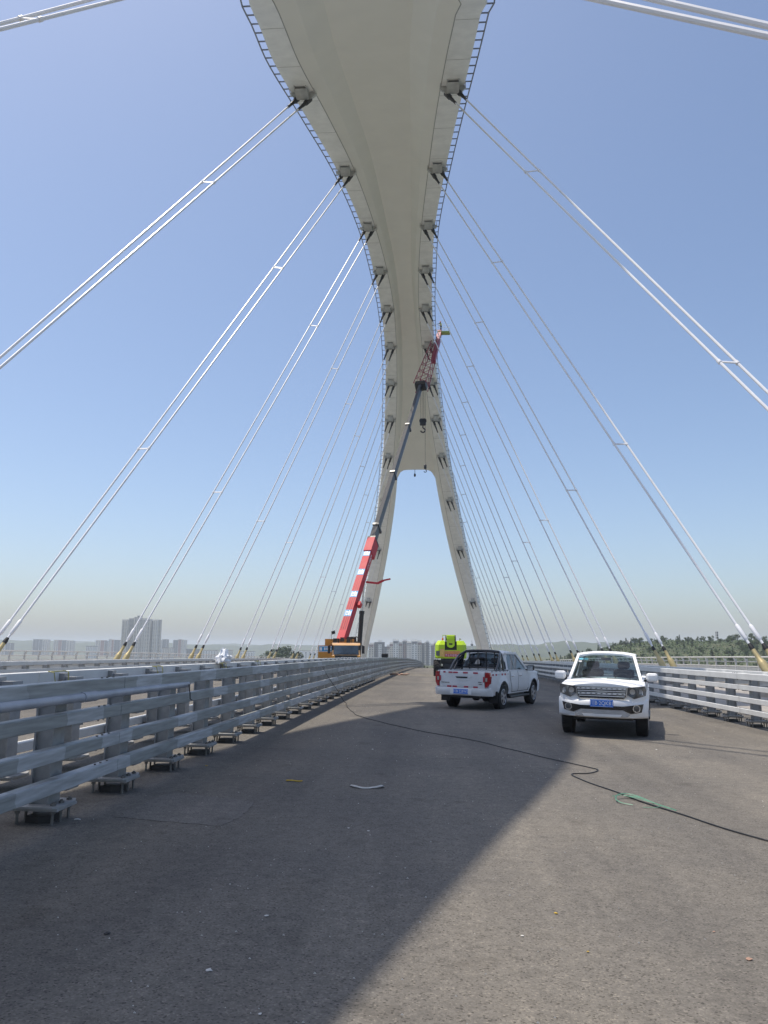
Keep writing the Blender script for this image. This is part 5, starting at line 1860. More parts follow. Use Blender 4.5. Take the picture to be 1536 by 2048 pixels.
rib([(2.05, 9.72, 0.03), (2.2, 9.78, 0.035), (2.38, 9.50, 0.03), (2.50, 9.33, 0.02), (2.42, 9.22, 0.012), (2.28, 9.22, 0.010)], 0.006, "strip")
rib([(2.22, 9.86, 0.02), (2.36, 9.64, 0.035), (2.48, 9.36, 0.02), (2.60, 9.05, 0.016)], 0.012, "strip")
# litter
def strip(name, label, pp, w, m_, cat):
    mm = MB()
    q = catmull(pp, 5)
    rows = []
    for i, p in enumerate(q):
        d = (q[min(i + 1, len(q) - 1)] - q[max(i - 1, 0)]).normalized()
        ww = w * (0.6 + 0.7 * abs(math.sin(i * 0.9)))
        s_ = Vector((-d.y, d.x, 0)) * ww
        z = road_z(p.x, p.y) + 0.004 + p.z
        rows.append([Vector((p.x, p.y, z)) - s_, Vector((p.x, p.y, z + 0.012)), Vector((p.x, p.y, z)) + s_])
    mm.grid(rows)
    o = mm.build(name, m_)
    md = o.modifiers.new('thick', 'SOLIDIFY')
    md.thickness = 0.002
    return tag(o, label, cat)
strip('paper_strip', 'torn white paper strip lying in the middle of the road', [(-1.08, 9.98, 0.0), (-1.02, 9.85, 0.015), (-0.9, 9.82, 0), (-0.78, 9.84, 0.01), (-0.70, 9.90, 0.02), (-0.69, 9.99, 0.0)], 0.022, M_PAPER, 'litter')
strip('yellow_strip', 'yellow wrapper scrap left of the white paper strip', [(-1.93, 10.16, 0.0), (-1.86, 10.12, 0.01), (-1.78, 10.14, 0.0), (-1.72, 10.13, 0.006)], 0.016, M_YEL, 'litter')
def gpt(u, v):
    c = B3 @ Vector((u - 768., v - 1024., 1540.))
    a = c.x / c.y
    s_ = c.z / c.y
    Y = 5.0
    for _ in range(60):
        Y = (road_z(a * Y, Y) - EYE) / s_
    return a * Y, Y
scr = [(1112, 1828, 0.018, M_YEL, 'small orange scrap on the sunlit road'), (1045, 1873, 0.015, M_PAPER, 'white scrap left of the orange one on the sunlit road'), (417, 1942, 0.03, M_PAPER, 'pale crumb in the dark shade near the lower left'), (533, 1833, 0.022, M_PAPER, 'pale crumb in the shade below the paper strip'), (155, 1640, 0.045, M_PAPER, 'pale lump beside the nearest guardrail foot'), (1497, 1920, 0.03, M_PLANK, 'brown clod at the lower right of the sunlit road'), (745, 1499, 0.03, M_PAPER, 'pale scrap in the shade near the black cord'), (413, 1532, 0.035, M_YEL, 'orange scrap beside a guardrail foot'), (520, 2030, 0.016, M_PAPER, 'tiny pale crumb at the bottom edge'), (1313, 1500, 0.03, M_PAPER, 'white scrap on the road in front of the facing pickup'), (1380, 1505, 0.02, M_PAPER, 'white scrap right of the facing pickup'), (1428, 1865, 0.014, M_PLANK, 'small brown pebble on the sunlit road'), (697, 1657, 0.02, M_PAPER, 'pale scrap below the paper strip'), (737, 1663, 0.02, M_PAPER, 'white crumb right of the pale scrap'), (1176, 1905, 0.012, M_YEL, 'tiny yellow crumb on the sunlit road'), (215, 1868, 0.03, M_HOSE, 'dark lump on the shaded road at the left')]
for i, (u, v, s_, m_, lab) in enumerate(scr):
    x, y = gpt(u, v)
    bm = bmesh.new()
    bmesh.ops.create_icosphere(bm, subdivisions=1, radius=s_ * 0.62)
    R_ = random.Random(i)
    for q in bm.verts:
        q.co = Vector((q.co.x * R_.uniform(.6, 1.5), q.co.y * R_.uniform(.6, 1.6), max(-0.004, q.co.z * 0.35 * R_.uniform(.4, 1.2))))
    me = bpy.data.meshes.new('scrap')
    bm.to_mesh(me)
    bm.free()
    me.materials.append(m_)
    tag(inst('scrap', me, (x, y, road_z(x, y) + 0.006), (0, 0, R_.random() * 6)), lab, 'litter')
# loose grit, far too small to count
mb = MB()
R_ = random.Random(3)
for k in range(900):
    y = 3.5 + 22 * R_.random() ** 1.6
    x = R_.uniform(-3.4, 7.6)
    s_ = R_.uniform(0.003, 0.009)
    z = road_z(x, y)
    mb.add([(x - s_, y, z), (x + s_, y - s_ * .3, z), (x + s_ * .3, y + s_, z), (x, y, z + s_)], [(0, 1, 3), (1, 2, 3), (2, 0, 3)])
tag(mb.build('grit', M_PAPER), 'pale grit scattered over the asphalt', 'grit', kind='stuff')
# planks beside the guardrail far ahead
for i, (x, y, a) in enumerate([(-3.0, 60.6, 0.1), (-2.78, 60.9, 0.05), (-2.58, 61.0, -0.06), (-2.4, 60.8, -0.1)]):
    m_ = MB()
    m_.bbox(-0.10, 0.10, -1.1, 1.1, 0, 0.05, 0.006)
    o = m_.build('plank', M_PLANK)
    o.location = (x, y, road_z(x, y) + 0.004 + (0.05 if i % 2 else 0))
    o.rotation_euler = (0, 0, a)
    tag(o, 'reddish plank in the small pile beside the guardrail far ahead', 'plank', 'planks piled by the guardrail')
m_ = MB()
m_.bbox(-0.32, 0.32, -0.12, 0.12, 0, 0.14, 0.02)
o = m_.build('wood_block', M_PLANK)
o.location = (-3.3, 59.6, road_z(-3.3, 59.6) + 0.002)
tag(o, 'short wooden block just left of the plank pile', 'wood block')

# grey pipe tied along the near guardrail
pp = thing('conduit_pipe', 'grey plastic pipe tied along the near guardrail below its top rail', 'pipe', (-3.40, 7.0, 1.14))
def pipe_at(y): return (-3.40 - 0.012 * (y - 6), y, 1.155 + road_z(-3.75, y) - 0.003 * (y - 6))
MB(pp.location).tube([pipe_at(y) for y in (2.5, 5, 7, 9, 10.7)], 0.042, 14).build('pipe', M_PIPE, pp)
for y in (5.1, 7.55):
    MB(pp.location).cyl(pipe_at(y - 0.16), pipe_at(y + 0.16), 0.050, n=14).build('pipe_socket', M_PIPE, pp)
a = Vector(pipe_at(10.7))
MB(pp.location).cyl(a, a + Vector((0, 0.03, 0)), 0.036, n=12).build('pipe_mouth', M_DARK, pp)
MB(pp.location).tube([a + Vector((0.05, -0.08, 0)), a + Vector((0.06, -0.05, -0.12)), a + Vector((0.05, 0.0, -0.2)), a + Vector((0.07, 0.04, -0.22))], 0.007, 5).build('tie_wire', M_HOSE, pp)
# wire loops hung on the back rail
for i, (y, w, lab) in enumerate([(10.2, 0.20, 'large wire loop on the back rail, nearest the camera'), (13.9, 0.15, 'second wire loop on the back rail'), (18.2, 0.15, 'third wire loop on the back rail'), (21.8, 0.15, 'farthest wire loop on the back rail')]):
    z = road_z(-5.1, y) + 1.31
    m_ = MB()
    m_.tube([(-5.10, y - w, z + 0.015), (-5.02, y - w, z + 0.0), (-5.00, y - w * 0.9, z - 0.10 - 0.05 * (i == 0)), (-5.0, y, z - 0.13 - 0.07 * (i == 0)), (-5.0, y + w * 0.9, z - 0.10 - 0.05 * (i == 0)), (-5.02, y + w, z), (-5.10, y + w, z + 0.015)], 0.008, 6)
    m_.tube([(-5.06, y - w, z + 0.012), (-5.06, y + w, z + 0.012)], 0.008, 6)
    tag(m_.build('wire_loop', M_WIREY), lab, 'wire loop')
# crumpled white plastic on the back rail
cl = MB()
R_ = random.Random(5)
bm = bmesh.new()
bmesh.ops.create_icosphere(bm, subdivisions=3, radius=0.16)
for q in bm.verts:
    d = q.co.normalized()
    f = 0.6 + 0.6 * abs(math.sin(7 * d.x + 3 * d.z) * math.cos(6 * d.y + 2)) + 0.35 * R_.random()
    q.co = Vector((d.x * 0.16 * f, d.y * 0.34 * f, max(-0.10, d.z * 0.14 * f + (0.09 if (d.z > 0.8) else 0))))
me = bpy.data.meshes.new('plastic_sheet')
bm.to_mesh(me)
bm.free()
me.materials.append(M_SHEET)
o = inst('plastic_sheet', me, (-5.18, 18.7, road_z(-5.1, 18.7) + 1.40))
tag(o, 'crumpled white plastic sheet caught on the back rail of the central guardrail', 'plastic sheet')
# dark speck on the crest rail
o = MB().bbox(-0.22, 0.22, -0.15, 0.15, 0, 0.26, 0.05).build('tool_bag', M_HOSE)
o.location = (-3.5, 52.0, road_z(-3.5, 52) + 1.312)
tag(o, 'dark bag lying on top of the near guardrail far ahead', 'bag')
# small dark fitting, no lamp, hanging under the edge of the arch web
o = MB().cyl((0, 0, 0), (0, 0, -0.8), 0.05, n=6).lathe((0, 0, -1.5), (0, 0, 1), [(0, 0.05), (0.15, 0.2), (0.5, 0.2), (0.75, 0.05)], 10).build('hanging_fitting', M_DARK)
o.location = at_arch = arch_at(S_CROTCH - 1.3)[0] + arch_at(S_CROTCH - 1.3)[2] * 1.08 + Vector((-0.2, 0, 0.02))
tag(o, 'small dark fitting hanging from the web edge between the arch legs', 'fitting')
# ------------------------------------------------------------------ landscape
M_GROUND = mat('far_ground', (0.10, 0.115, 0.06), 0.95, var=0.35, scale=0.02, detail=8, col2=(0.17, 0.15, 0.095))
M_WATER = mat('river_water', (0.06, 0.085, 0.075), 0.08, var=0.15, scale=0.05, spec=0.5, bump=0.15, bscale=0.6)
M_HILL = mat('hill_scrub', (0.050, 0.075, 0.030), 0.95, var=0.4, scale=0.06, detail=9, col2=(0.12, 0.125, 0.06), bump=0.6, bscale=0.4)
M_FARHILL = mat('far_hill_forest', (0.045, 0.07, 0.035), 0.95, var=0.35, scale=0.012, detail=10, col2=(0.08, 0.10, 0.05))
M_LEAF1 = mat('leaf_pine', (0.028, 0.055, 0.020), 0.8, var=0.4, scale=0.8, col2=(0.055, 0.09, 0.032))
M_LEAF2 = mat('leaf_broad', (0.050, 0.085, 0.026), 0.75, var=0.4, scale=0.8, col2=(0.085, 0.125, 0.04))
M_LEAF3 = mat('leaf_reed', (0.11, 0.15, 0.05), 0.75, var=0.35, scale=0.8, col2=(0.17, 0.19, 0.08))
M_BARK = mat('bark', (0.09, 0.07, 0.05), 0.9, var=0.3, scale=3)
rnd = random.Random(11)
def at(u, v, dist):
    """a point of the place seen at pixel (u, v) of the photograph, dist metres ahead"""
    c = B3 @ Vector((u - 768., v - 1024., 1540.))
    return Vector((c.x / c.y * dist, dist, c.z / c.y * dist + EYE))

mb = MB()
N_ = 40
rows = [[(-9000 + 18000 * i / N_, -6000 + 15000 * j / N_, -27.0) for i in range(N_ + 1)] for j in range(N_ + 1)]
mb.grid(rows)
tag(mb.build('ground', M_GROUND), 'flat green land around the river', kind='structure')
mb = MB()
mb.grid([[(-4000 + 8000 * i / 20, -260 + 500 * j / 6, -26.7) for i in range(21)] for j in range(7)])
tag(mb.build('river', M_WATER), 'river under the bridge', kind='structure')

def vnoise(x, y, s=1.0):
    return (math.sin(x * 0.021 * s + 1.3) * math.cos(y * 0.017 * s + 0.4) + 0.5 * math.sin(x * 0.053 * s + y * 0.031 * s + 2.0) + 0.25 * math.sin(x * 0.11 * s - y * 0.09 * s))
def sstep(t):
    t = max(0.0, min(1.0, t))
    return t * t * (3 - 2 * t)
def bank_h(x, y):
    """the far bank where the bridge lands and the wooded hill on its right"""
    b0 = -27.5 + 19.0 * sstep((y - 255) / 50.0) * sstep((x + 230) / 120.0) * (1 - sstep((y - 520) / 200.0) * sstep((140 - x) / 60.0))
    a = x / max(y, 1.0)
    hill = 14.5 * sstep((a - 0.105) / 0.17) * sstep((y - 285) / 190.0) * (1 - 0.55 * sstep((a - 0.75) / 0.3))
    far = 1 - sstep((y - 900) / 300.0)
    return b0 + (hill + 1.1 * vnoise(x, y) * sstep((a - 0.1) / 0.1)) * far - 0.0
mb = MB()
rows = []
for j in range(76):
    y = 245 + 1000 * (j / 75) ** 1.5
    rows.append([(-260 + 1200 * i / 70, y, bank_h(-260 + 1200 * i / 70, y)) for i in range(71)])
mb.grid(rows)
tag(mb.build('far_bank', M_HILL), 'green bank and wooded hill where the bridge lands', kind='structure')

def ridge(name, label, u0, u1, dist, prof, depth, seed):
    """long far hill; prof gives the height of its crest above the eye along u"""
    f = pchip([p[0] for p in prof], [p[1] for p in prof])
    mb = MB()
    rows = []
    n = 90
    R_ = random.Random(seed)
    ph = R_.random() * 6
    for j in range(9):
        t = j / 8.0
        row = []
        for i in range(n + 1):
            u = u0 + (u1 - u0) * i / n
            p = at(u, 1300, dist + depth * (t - 0.5))
            crest = f(u) + EYE + 4.0 * math.sin(u * 0.021 + ph) + 2.4 * math.sin(u * 0.055 + ph * 2) + 1.2 * math.sin(u * 0.17 + j)
            z = -28 + (crest + 28) * math.sin(math.pi * min(1, t * 1.0)) ** 0.8 if 0 < t < 1 else -28
            row.append((p.x, p.y, z))
        rows.append(row)
    mb.grid(rows)
    return tag(mb.build(name, M_FARHILL), label, kind='structure')
ridge('hills', 'long low hazy hills left of the bridge', -500, 760, 3300, [(-500, 24), (0, 26), (120, 25), (300, 20), (420, 16), (560, 16), (640, 12), (760, 0)], 700, 3)
ridge('hills', 'second hazy ridge behind the left towers', -700, 700, 4600, [(-700, 34), (0, 40), (250, 30), (480, 22), (700, 8)], 900, 5)
ridge('hills', 'hazy ridge behind the right leg of the arch', 880, 1400, 2100, [(880, 6), (960, 12), (1010, 17), (1060, 22), (1130, 24), (1250, 16), (1400, 10)], 500, 8)

# ---- trees: leaf-sized faces spread through a crown
def leaf_crown(mb, pts, size, R_):
    for p, nrm in pts:
        s_ = size * (0.6 + 0.8 * R_.random())
        a = Vector((R_.uniform(-1, 1), R_.uniform(-1, 1), R_.uniform(-1, 1))).normalized()
        b_ = a.cross(nrm + Vector((0.01, 0.02, 0.3))).normalized()
        c = b_.cross(a)
        mb.add([p - a * s_, p + b_ * s_ * 0.8 + c * s_ * 0.2, p + a * s_, p - b_ * s_ * 0.8], [(0, 1, 2, 3)])
def tree_meshes(kind, seed):
    R_ = random.Random(seed)
    tr, cr = MB(), MB()
    pts = []
    if kind == 'pine':
        H = 8.0 + R_.random() * 2
        tr.cyl((0, 0, -0.6), (0, 0, H * 0.8), 0.17, 0.05, 7)
        for k in range(9):
            z = H * (0.2 + 0.75 * k / 8)
            rad = (1 - k / 9.5) * 2.1 * (0.8 + 0.4 * R_.random())
            for q in range(7):
                an = R_.random() * 6.28
                e = Vector((math.cos(an) * rad, math.sin(an) * rad, z - 0.25 * rad))
                tr.cyl((0, 0, z), e, 0.04, 0.015, 4)
                for w in range(7):
                    t = 0.25 + 0.8 * R_.random()
                    p = Vector((0, 0, z)).lerp(e, t) + Vector((R_.gauss(0, .22), R_.gauss(0, .22), R_.gauss(0, .25)))
                    pts.append((p, Vector((p.x, p.y, 0.5)).normalized()))
        leaf_crown(cr, pts, 0.30, R_)
        m_ = M_LEAF1
    else:
        H = 6.5 + R_.random() * 2.5
        tr.cyl((0, 0, -0.6), (0.1, 0, H * 0.45), 0.2, 0.12, 7)
        cl = []
        for q in range(11):
            an = R_.random() * 6.28
            r_ = R_.random() ** 0.6 * 2.2
            c = Vector((math.cos(an) * r_, math.sin(an) * r_, H * (0.42 + 0.48 * R_.random()) - r_ * 0.22))
            cl.append((c, 0.7 + 0.6 * R_.random()))
            tr.cyl((0.1, 0, H * 0.4), c, 0.07, 0.02, 5)
        for c, r_ in cl:
            for w in range(44):
                d = Vector((R_.gauss(0, 1), R_.gauss(0, 1), R_.gauss(0, 0.8))).normalized()
                p = c + d * r_ * (0.55 + 0.5 * R_.random())
                pts.append((p, d))
        leaf_crown(cr, pts, 0.26, R_)
        m_ = M_LEAF2
    return tr.mesh('trunk', M_BARK), cr.mesh('crown', m_)
TV = {'pine': [tree_meshes('pine', 20 + i) for i in range(4)], 'broad': [tree_meshes('broad', 40 + i) for i in range(4)]}
def tree(kind, x, y, z, s, label, group, R_):
    t = thing('pine_tree' if kind == 'pine' else 'leafy_tree', label, 'tree', (x, y, z), R_.random() * 6.28, group)
    t.scale = (s * (0.85 + 0.3 * R_.random()), s * (0.85 + 0.3 * R_.random()), s)
    tm, cm = R_.choice(TV[kind])
    inst('trunk', tm, parent=t)
    inst('crown', cm, parent=t)
    return t
# wooded hill on the right
placed = []
tries = 0
while len(placed) < 290 and tries < 6000:
    tries += 1
    y = rnd.uniform(330, 640)
    a = rnd.uniform(0.135, 0.50)
    x = a * y
    if any((x - q[0]) ** 2 + (y - q[1]) ** 2 < 5.0 ** 2 for q in placed):
        continue
    z = bank_h(x, y)
    kind = 'pine' if rnd.random() < (0.5 if a < 0.27 else 0.2) else 'broad'
    if 0.25 < a < 0.36 and rnd.random() < 0.35:
        continue
    placed.append((x, y))
    tree(kind, x, y, z, rnd.uniform(0.36, 0.66) * (1.0 if a < 0.36 else 1.12) * (0.85 if kind == 'pine' else 1.1), 'dark pine on the wooded hill behind the right railing' if kind == 'pine' else 'round leafy tree on the wooded hill behind the right railing',
         'pines on the right hill' if kind == 'pine' else 'leafy trees on the right hill', rnd)
# scrub between the trees
mb = MB()
for k in range(5200):
    y = rnd.uniform(300, 560)
    a = rnd.uniform(0.12, 0.5)
    x = a * y
    p = Vector((x, y, bank_h(x, y) + rnd.uniform(0.2, 1.3)))
    leaf_crown(mb, [(p + Vector((rnd.gauss(0, .8), rnd.gauss(0, .8), rnd.gauss(0, .4))), Vector((0, -0.5, 1))) for _ in range(4)], 0.55, rnd)
tag(mb.build('undergrowth', [M_LEAF2]), 'green scrub covering the right hillside', 'undergrowth', kind='stuff')
# trees on the far left bank and by the bridge end
for i, (u, d, s) in enumerate([(548, 420, 1.15), (560, 400, 1.25), (573, 410, 1.3), (584, 430, 1.1), (536, 460, 0.95), (598, 440, 0.9), (520, 480, 0.8)]):
    p = at(u, 1310, d)
    tree('broad', p.x, p.y, -8.6 if s > 1 else -8.2, s * 1.25, 'round green tree beyond the left railing, near the crane', 'trees beyond the left railing', rnd)
for i, (x, y, s) in enumerate([(-9, 345, 0.55), (-5, 352, 0.5), (-1, 350, 0.6), (3, 356, 0.55), (-12, 360, 0.6), (7, 348, 0.5), (-7, 372, 0.75), (1, 378, 0.7)]):
    t = tree('broad', x, y, -8.6, s, 'low green bush growing past the end of the bridge', 'bushes past the bridge end', rnd)
    t.name = 'bush'
mb = MB()
for k in range(2600):
    x, y = rnd.uniform(-26, 18), rnd.uniform(332, 350)
    p = Vector((x, y, -8.6))
    h = rnd.uniform(1.0, 2.6)
    d = Vector((rnd.gauss(0, .25), rnd.gauss(0, .25), 1)) * h
    s_ = Vector((rnd.uniform(-1, 1), rnd.uniform(-1, 1), 0)).normalized() * 0.07
    mb.add([p - s_, p + s_, p + d], [(0, 1, 2)])
tag(mb.build('tall_grass', M_LEAF3), 'tall pale grass past the end of the bridge', 'grass', kind='stuff')

# ---- buildings
M_WALLC = mat('render_cream', (0.64, 0.59, 0.51), 0.85, var=0.08, scale=0.05)
M_WALLW = mat('render_white', (0.78, 0.77, 0.74), 0.8, var=0.06, scale=0.05)
M_WALLG = mat('render_grey_shade', (0.15, 0.155, 0.17), 0.8, var=0.1, scale=0.05)  # grey walls, darkened so the tower's shaded recesses show in colour
M_WALLR = mat('render_red', (0.30, 0.13, 0.10), 0.8, var=0.1, scale=0.05)
M_WALLP = mat('render_mauve', (0.28, 0.19, 0.18), 0.8, var=0.1, scale=0.05)
M_WIN = mat('window_glass', (0.05, 0.06, 0.075), 0.2, var=0.4, scale=0.4)
M_ROOFD = mat('roof_dark', (0.10, 0.09, 0.085), 0.8, var=0.2, scale=0.3)
def block(root, x0, x1, y0, y1, z0, z1, m_, floors=None, cols=4, part='wall', win=True, trim=None, fh=3.0, side=True, balcony=False):
    """one wing of a building: walls, window bands, cornice; the front faces the bridge"""
    mb = MB(root.location)
    mb.box(x0, x1, y0, y1, z0, z1)
    w = mb.build(part, m_, root)
    if win:
        mw = MB(root.location)
        z = z0 + 1.0
        cw = (x1 - x0) / cols
        while z < z1 - 2.2:
            for c in range(cols):
                a = x0 + cw * (c + 0.2)
                mw.box(a + cw * 0.06, a + cw * 0.52, y0 - 0.12, y0 + 0.1, z, z + fh * 0.46)
            if side:
                n2 = max(2, int((y1 - y0) / 4))
                sw_ = (y1 - y0) / n2
                for c in range(n2):
                    for xs in (x0, x1):
                        mw.box(xs - 0.1, xs + 0.1, y0 + sw_ * (c + .3), y0 + sw_ * (c + .7), z, z + fh * 0.5)
            z += fh
        tag(mw.build('windows', M_WIN, w), kind='stuff')
    if balcony:
        mw = MB(root.location)
        z = z0 + 0.5
        while z < z1 - 2.2:
            mw.box(x0 + 0.3, x1 - 0.3, y0 - 1.3, y0 - 0.15, z, z + 1.0)
            z += fh
        tag(mw.build('balconies', trim or m_, w), kind='stuff')
    if win and (x1 - x0) > 8:
        mp_ = MB(root.location)
        for xs in (x0 + 0.5, x1 - 0.5):
            mp_.box(xs - 0.35, xs + 0.35, y0 - 1.6, y0 - 0.2, z0, z1 - 1.5)
        tag(mp_.build('piers', M_WALLW, w), kind='stuff')
    if trim:
        mt = MB(root.location)
        mt.box(x0 - 0.4, x1 + 0.4, y0 - 0.4, y1 + 0.4, z1, z1 + 1.2)
        mt.build('cornice', trim, w)
    return w
def px2(u, d): return at(u, 1300, d).x
def zz(u, v, d): return at(u, v, d).z
# tall residential tower on the left
d = 1700
root = thing('tower_block', 'tall pale residential tower behind the second left cable pair', 'tower block', (px2(280, d), d, -27))
segs = [(241, 252, 1240, M_WALLC, 2, 0), (252, 263, 1237, M_WALLG, 3, 6), (263, 270, 1234, M_WALLC, 1, 3), (270, 276, 1231, M_WALLC, 1, 0), (276, 290, 1237, M_WALLW, 3, 5), (290, 297, 1238, M_WALLC, 1, 2), (297, 302, 1241, M_WALLG, 1, 9), (302, 311, 1240, M_WALLW, 2, 4), (311, 316, 1239, M_WALLC, 1, 8)]  # pale colours for lit faces, grey for the shade in recesses
for u0, u1, v, m_, c, off in segs:
    block(root, px2(u0, d), px2(u1, d), d + off * 1.2, d + 15, -27, zz(u0, v, d), m_, cols=c, balcony=(c >= 2), trim=M_WALLC if c > 1 else None)
# small towers on the left skyline
for i, (u0, u1, v, d, spec, lab) in enumerate([
        (-6, 20, 1283, 2400, ((0, .6, M_WALLC), (.6, 1, M_WALLG)), 'low cream block at the left edge behind the gold socket'),
        (64, 93, 1277, 2500, ((0, .45, M_WALLG), (.45, .7, M_WALLG), (.7, 1, M_WALLC)), 'blue grey tower block, leftmost of the free-standing far towers'),
        (106, 143, 1280, 2500, ((0, .25, M_WALLC), (.25, .45, M_WALLR), (.45, .7, M_WALLG), (.7, 1, M_WALLC)), 'far tower block with a red panel, right of the blue grey one'),
        (190, 215, 1279, 2450, ((0, .4, M_WALLC), (.4, .7, M_WALLR), (.7, 1, M_WALLG)), 'red and cream tower block left of the tall residential tower'),
        (216, 240, 1278, 2400, ((0, .25, M_WALLC), (.25, .45, M_WALLR), (.45, 1, M_WALLG)), 'red and grey tower block touching the tall residential tower'),
        (316, 332, 1278, 2350, ((0, .45, M_WALLC), (.45, 1, M_WALLG)), 'grey tower block just right of the tall residential tower'),
        (345, 369, 1279, 2350, ((0, .45, M_WALLG), (.45, .7, M_WALLR), (.7, 1, M_WALLC)), 'red and grey tower block left of the third left cable pair')]):
    root = thing('tower_block', lab, 'tower block', (px2((u0 + u1) / 2, d), d, -27))
    for a, b_, m_ in spec:
        xa, xb = px2(u0 + (u1 - u0) * a, d), px2(u0 + (u1 - u0) * b_, d)
        block(root, xa, xb, d + 4 * abs(a - .4), d + 22, -27, zz(u0, v + 3 * rnd.random(), d), m_, cols=2, trim=M_WALLC if a < .5 else None, win=(m_ is not M_WALLR))
# low houses and sheds along the far left bank
for i, (u0, u1, v, m_) in enumerate([(172, 188, 1293, M_WALLW), (325, 343, 1296, M_WALLC), (372, 400, 1299, M_WALLG), (405, 432, 1301, M_WALLW), (440, 462, 1301, M_WALLC), (480, 506, 1303, M_WALLW), (600, 640, 1302, M_WALLW)]):
    d = 2000
    root = thing('low_building', ['low white building left of the red and cream tower', 'low cream building below the grey tower', 'long low grey building right of the red and grey tower', 'low white shed right of the long grey building', 'low cream shed above the white cloth', 'low white shed left of the bank trees', 'long low white building left of the crane truck'][i], 'building', (px2((u0 + u1) / 2, d), d, -27))
    block(root, px2(u0, d), px2(u1, d), d, d + 20, -27, zz(u0, v, d), m_, cols=5, trim=M_ROOFD)
# apartment complex seen between the legs of the arch
d = 1300
APT = [
 ('cream apartment block with a mauve band beside the left leg of the arch', [(737, 748, 1288, M_WALLC, 2, 0), (748, 756, 1284, M_WALLG, 1, 6), (756, 763, 1283, M_WALLW, 2, 3), (763, 768, 1284, M_WALLG, 1, 8)]),
 ('low grey apartment block between the two cream ones', [(768, 773, 1293, M_WALLG, 1, 0), (773, 779, 1292, M_WALLC, 2, 2)]),
 ('widest cream and grey apartment block seen between the arch legs', [(779, 786, 1287, M_WALLC, 2, 2), (786, 797, 1281, M_WALLW, 2, 0), (797, 804, 1286, M_WALLC, 2, 4), (804, 814, 1282, M_WALLP, 2, 9), (814, 823, 1285, M_WALLW, 3, 5), (823, 835, 1282, M_WALLW, 2, 0), (835, 843, 1284, M_WALLC, 2, 4)]),
 ('grey stepped apartment block right of the widest one', [(843, 849, 1286, M_WALLG, 1, 6), (849, 852, 1284, M_WALLC, 1, 2), (852, 858, 1284, M_WALLG, 2, 6), (858, 861, 1285, M_WALLW, 1, 1)]),
 ('peach apartment block beside the green boom lift', [(862, 868, 1290, M_WALLG, 2, 3), (868, 877, 1286, M_WALLC, 2, 0)])]
for lab, segs in APT:
    um = (segs[0][0] + segs[-1][1]) / 2
    root = thing('apartment_block', lab, 'apartment block', (px2(um, d), d, -27))
    for u0, u1, v, m_, c, off in segs:
        xa, xb = px2(u0, d), px2(u1, d)
        zt = zz(u0, v, d)
        block(root, xa, xb, d + off, d + 18, -27, zt, m_, cols=c, balcony=(c == 3))
        if c >= 2:
            block(root, xa - 0.2, xb + 0.2, d + off - 0.25, d + 18.2, zt - 4.6, zt - 1.0, M_WALLP if m_ is M_WALLC else M_WALLG, win=False, part='attic_band')
            mt = MB(root.location)
            for q in range(4):
                xq = xa + (xb - xa) * (q + 0.1) / 3.6
                mt.box(xq, xq + 0.8, d + off - 0.5, d + off + 0.5, zt - 1.0, zt + 1.8)
            mt.box(xa, xb, d + off + 2, d + off + 8, zt, zt + 2.4)
            mt.build('roof_frame', M_WALLW, root)
# houses on the right hill
root = thing('house', 'white flat house on the wooded hill left of the mast', 'house', (px2(1273, 520), 520, bank_h(px2(1273, 520), 520)))
zb = bank_h(px2(1273, 520), 520) - 1
block(root, px2(1263, 520), px2(1284, 520), 519, 527, zb, zz(1273, 1284, 520), M_WALLW, cols=4, trim=M_WALLW)
root = thing('house', 'small white hut left of the white flat house', 'house', (px2(1250, 530), 530, bank_h(px2(1250, 530), 530)))
block(root, px2(1246, 530), px2(1258, 530), 529, 535, bank_h(px2(1250, 530), 530) - 1, zz(1250, 1289, 530), M_WALLW, cols=2, trim=M_ROOFD)
root = thing('hall', 'large dark gabled hall on top of the wooded hill', 'building', (px2(1390, 600), 600, bank_h(px2(1390, 600), 600)))
zb, zt = bank_h(px2(1390, 600), 600) - 1, zz(1390, 1289, 600)
block(root, px2(1373, 600), px2(1406, 600), 598, 612, zb, zt, M_WALLG, cols=7)
mb = MB(root.location)
xa, xb = px2(1371, 600), px2(1408, 600)
mb.prism([(xa, 597, zt), (xb, 597, zt), (xb - 3, 605, zt + 3.0), (xa + 3, 605, zt + 3.0)], (0, 0, 0.2))
mb.prism([(xa, 613, zt), (xb, 613, zt), (xb - 3, 605, zt + 3.0), (xa + 3, 605, zt + 3.0)], (0, 0, 0.2))
mb.build('roof', M_ROOFD, root)
root = thing('hall', 'long low dark roofed building left of the gabled hall', 'building', (px2(1340, 610), 610, bank_h(px2(1340, 610), 610)))
zt = zz(1340, 1291, 610)
block(root, px2(1312, 610), px2(1368, 610), 608, 618, bank_h(px2(1340, 610), 610) - 1, zt, M_WALLG, cols=9, trim=M_ROOFD)
root = thing('house', 'white shed among trees at the right edge of the hill', 'house', (px2(1497, 470), 470, bank_h(px2(1497, 470), 470)))
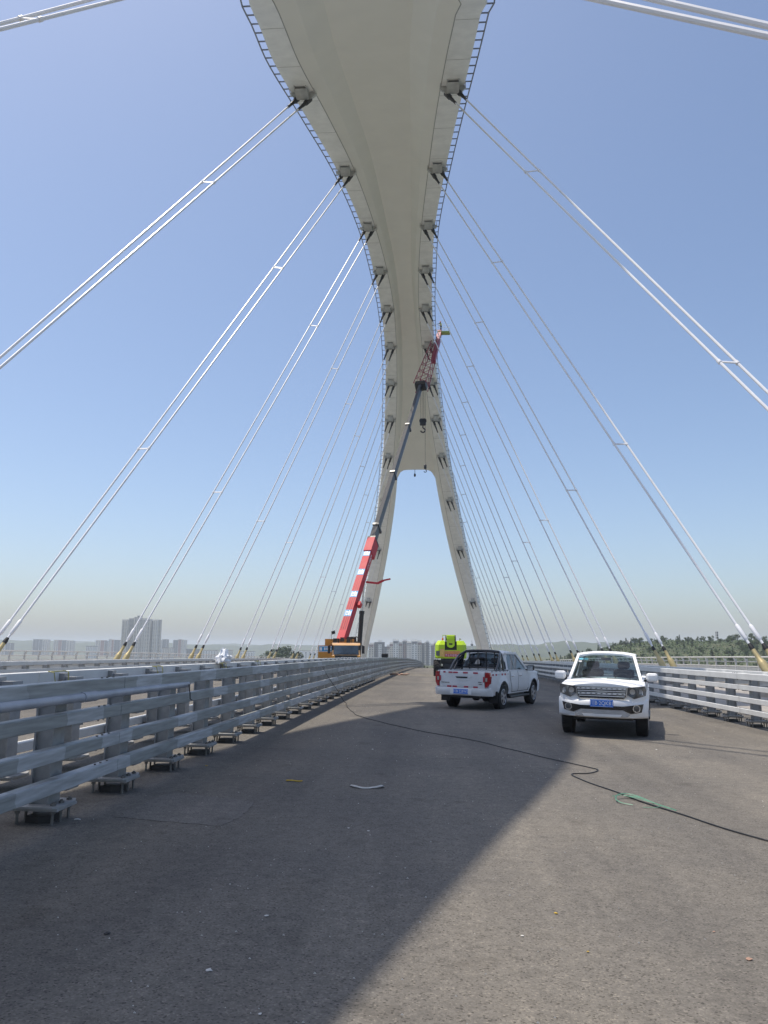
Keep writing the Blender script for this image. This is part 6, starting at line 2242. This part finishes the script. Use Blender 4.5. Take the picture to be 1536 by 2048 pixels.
block(root, px2(1490, 470), px2(1506, 470), 469, 474, bank_h(px2(1497, 470), 470) - 1, zz(1497, 1291, 470), M_WALLW, cols=3, trim=M_ROOFD)
# telecom mast
xm = px2(1436, 560)
zb = bank_h(xm, 560)
root = thing('mast', 'slim white telecom mast standing on the wooded hill', 'mast', (xm, 560, zb))
zt = zz(1436, 1262, 560)
MB(root.location).cyl((xm, 560, zb - 1), (xm, 560, zt), 0.45, 0.22, 8).build('pole', M_WALLW, root)
mb = MB(root.location)
for k in range(3):
    for an in range(3):
        t = an * 2.09 + 0.4
        mb.frame_box((xm + 0.7 * math.cos(t), 560 + 0.7 * math.sin(t), zt - 1.2 - 1.7 * k), (0.22, 0, 0), (0, 0.22, 0), (0, 0, 0.7))
mb.build('antennas', M_WALLG, root)
# white mast right of the lift, far behind
xm = px2(944, 900)
root = thing('mast', 'far white pole standing right of the green boom lift', 'mast', (xm, 900, -27))
mb = MB(root.location)
mb.cyl((xm, 900, -27), (xm, 900, zz(944, 1291, 900)), 0.9, 0.6, 8)
mb.build('pole', M_WALLW, root)
mb = MB(root.location)
mb.lathe((xm, 900, zz(944, 1292, 900)), (0, 0, 1), [(0, 0.6), (1.0, 1.5), (2.2, 1.5), (3, 0.3), (7, 0.1)], 8)
mb.build('lamp_head', M_WALLG, root)

# ------------------------------------------------------------------ haze
mb = MB()
mb.box(-9500, 9500, -6500, 9500, -32.0, 80.0)
hz = mb.build('haze', [])
hm = bpy.data.materials.new('haze')
hm.use_nodes = True
hm.node_tree.nodes.clear()
ho = hm.node_tree.nodes.new('ShaderNodeOutputMaterial')
hv = hm.node_tree.nodes.new('ShaderNodeVolumePrincipled')
hv.inputs['Color'].default_value = (0.83, 0.905, 1.0, 1)
hv.inputs['Density'].default_value = 0.00021
hv.inputs['Anisotropy'].default_value = 0.0
hm.node_tree.links.new(hv.outputs[0], ho.inputs['Volume'])
hz.data.materials.append(hm)
tag(hz, 'pale summer haze over the river valley', 'haze', kind='stuff')
